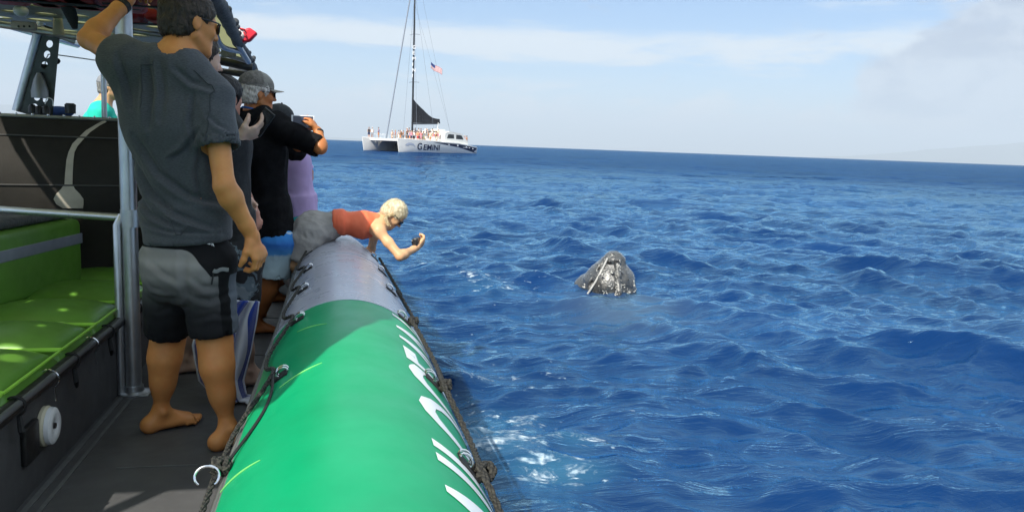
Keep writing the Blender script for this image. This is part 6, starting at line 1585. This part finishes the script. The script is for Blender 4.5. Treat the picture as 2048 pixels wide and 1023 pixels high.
# plait over the near ear
pl = [hw_.w(.070, .0, .01), hw_.w(.085, -.02, -.04), hw_.w(.088, -.025, -.09), hw_.w(.085, -.02, -.13)]; pl[1:] = [pl[1], P_(771, 436, WY - .11), P_(779, 452, WY - .12)]
pp_ = dense(pl, .004); mb = MB()
for k in range(3): mb.tube([p + Vector((math.sin(i * .55 + k * 2.09) * .008, -.004, math.cos(i * 1.1 + k * 4.18) * .004)) for i, p in enumerate(pp_)], [.0085 * (1 - .5 * i / len(pp_)) for i in range(len(pp_))], 7)
mb.build('plait', hair_mat('hair_dark_blond', (.30, .21, .10), (.55, .44, .26)), wom)
cmv = Matrix.Translation(at(833, 485, WY - .06)) @ Matrix.Rotation(R_(-20), 4, 'Z')
cm = MB().box((-.017, -.045, -.032), (.017, .045, .032), M=cmv, bev=.008).build('camera_body', simple('camera_black', (.012, .012, .013), .4), None, org=cmv.translation); cm.name = 'compact_camera'; tag(cm, 'small black camera in the outstretched hand of the woman over the tube', 'camera')
MB().lathe([(.019, 0), (.019, .014), (.015, .016)], 18, cmv @ Matrix.Rotation(R_(-90), 4, 'Y') @ Matrix.Translation((.004, .01, .016))).build('camera_lens', M_frame, cm)

# ---- 7: person in a sea-green shirt beyond the console
M_sea = simple('sea_green_shirt', (.01, .50, .36), .85, var=.08, nscale=8, bump=.3, bscale=30, bdist=.005)
J7, teal = stand('person in a bright sea-green shirt and grey cap beyond the black console at the left', (-2.28, 7.9, DECK), 7.9, (221, 176), 78, 1.2, SKIN_WARM, H_GREY, M_sea, M_blackcloth, h=.0115, build_hair=False, slv=.7)
hair(J7['head'], H_GREY, teal, n=300, hs=.009)
cap(J7['head'], teal, simple('grey_cap', (.20, .21, .22), .8, var=.2), simple('grey_cap_bill', (.16, .165, .17), .8), bill=.05)

# ------------------------------------------------------------------ the whale's head, standing out of the water
def whale():
    c = onz(1214, 596, 0.0); rt = v3(math.cos(R_(19)), -math.sin(R_(19)), 0); away = v3(math.sin(R_(19)), math.cos(R_(19)), 0); up = v3(0, 0, 1)
    D_ = np.array(c); m = D_[1] / .9455
    W = lambda x, y, z: D_ + rt * x + away * (y + .22) + up * z
    T = SDF(.0085)
    # upper jaw: broad wedge narrowing to the blunt tip; lower jaw sits behind and to the left
    T.ecap(W(.0, .05, -.55), W(.02, .02, .12), (.36, .32), (.265, .24), rt, .05); T.ecap(W(.02, .02, .12), W(.050, .0, .345), (.262, .235), (.125, .115), rt, .06)
    T.ell(W(.055, -.01, .375), (.110, .10, .055), None, .04)
    T.ecap(W(-.10, .16, -.5), W(-.12, .12, .02), (.33, .26), (.235, .2), rt, .03); T.ecap(W(-.12, .12, .02), W(-.02, .06, .31), (.232, .19), (.07, .08), rt, .03)
    # raised ridge down the middle and the lip line
    T.chain([W(.085, -.115, .37), W(.10, -.19, .24), W(.115, -.25, .08), W(.12, -.30, -.2)], [.020, .026, .030, .03], .03)
    lip = [(-.01, -.085, .40), (-.065, -.12, .27), (-.13, -.155, .14), (-.20, -.17, .02), (-.25, -.17, -.1)]
    T.chain([W(*p) for p in lip], [.015, .016, .017, .018, .018], .012); T.chain([W(p[0] - .030, p[1] + .010, p[2]) for p in lip], [.014] * 5, .012, 's')
    rng = np.random.RandomState(4)
    lipm = MB().tube(smooth_path([W(p[0] - .006, p[1] - .034, p[2]) for p in lip[:4]], 8), .0105, 8)
    tub = [(.01, -.115, .365, .028), (.085, -.115, .375, .032), (.045, -.19, .265, .024), (-.055, -.18, .205, .022), (-.10, -.05, .30, .022), (.13, -.15, .26, .022), (.19, -.11, .18, .026), (.215, -.02, .12, .024), (-.17, -.02, .18, .022), (-.22, .0, .10, .024), (-.26, .02, .03, .024), (.02, -.07, .435, .018), (.10, -.05, .43, .018), (.235, -.05, .03, .022)]
    for x, y, z, r in tub: T.ell(W(x, y, z), (r, r, r * .85), None, .018)
    e = tag(sdf_obj('whale', T, whale_mat(), None, lambda V: .008 * vnoise(V * 9) + .004 * vnoise(V * 24) + .0016 * vnoise(V * 60), 1), 'barnacled grey whale head standing straight up out of the sea beside the raft', 'whale')
    # dark knobs and pale barnacle clusters seated on the skin
    me = e.data; V = np.zeros(len(me.vertices) * 3); me.vertices.foreach_get('co', V); V = V.reshape(-1, 3); N_ = np.zeros(len(V) * 3); me.vertices.foreach_get('normal', N_); N_ = N_.reshape(-1, 3)
    bpy.context.view_layer.update()
    for x, y, z, r in tub[:7]:
        p = np.array(snap(e, W(x, y - r * .7, z + r * .1), -.004)); MB().ball(p, (r * .50, r * .50, r * .45), 12, 8).build('tubercle', whale_dark, e)
    lipm.build('lip', simple('pale_lip_skin', (.42, .41, .38), .25, var=.3, nscale=30, bump=.5, bscale=60, spec=.7), e)
    b = MB(); ctrs = [(.03, -.22, .27), (-.03, -.21, .22), (.06, -.26, .15), (.12, -.25, .02), (.07, -.28, .0), (.02, -.29, -.02), (.20, -.14, .06), (-.05, -.24, .03), (.13, -.17, .33), (.24, -.05, .1), (.16, -.22, .13), (-.24, -.08, .06), (.09, -.27, .07)]
    for cx, cy, cz in ctrs:
        for k in range(15):
            q = W(cx + rng.randn() * .026, cy, cz + rng.randn() * .034); i = np.argmin(((V - q) ** 2).sum(1)); r = rng.uniform(.003, .0085)
            b.ball(V[i] + N_[i] * r * .3, (r, r, r * .8), 7, 5)
    for k in range(170):
        i = rng.randint(len(V)); 
        if V[i][2] < -.05 or N_[i] @ away > .3: continue
        r = rng.uniform(.0018, .0042); b.ball(V[i] + N_[i] * r * .2, (r, r, r), 6, 4)
    o = b.build('barnacles', barn, e); o['kind'] = 'stuff'
def whale_mat():
    t = MT('wet_whale_skin'); n = t.noise(5, 6, .65); c = t.ramp(n, [(.30, (.016, .016, .017)), (.46, (.038, .037, .034)), (.60, (.080, .076, .067)), (.76, (.16, .155, .14))])
    sc = t.noise(26, 5, .7, (1, 1, .35), .6); c = t.mix(t.maprange(sc, .60, .72), c, (.34, .33, .31)); c = t.mix(t.maprange(t.noise(14, 4, .6), .58, .66), c, (.035, .035, .036))
    t.set(c, t.maprange(t.noise(30, 3), .3, .7, .10, .30), spec=.8); b = t.bump(t.noise(42, 5, .65, (1, 1, .5)), .75, .012); t.bump(t.noise(130, 3), .5, .004, b)
    t.b.inputs['Coat Weight'].default_value = .7; t.b.inputs['Coat Roughness'].default_value = .05; return t.m
whale_dark = simple('dark_tubercle', (.018, .018, .019), .18, var=.2, spec=.8)
barn = simple('barnacle_white', (.55, .54, .50), .35, var=.3, nscale=80)
whale()
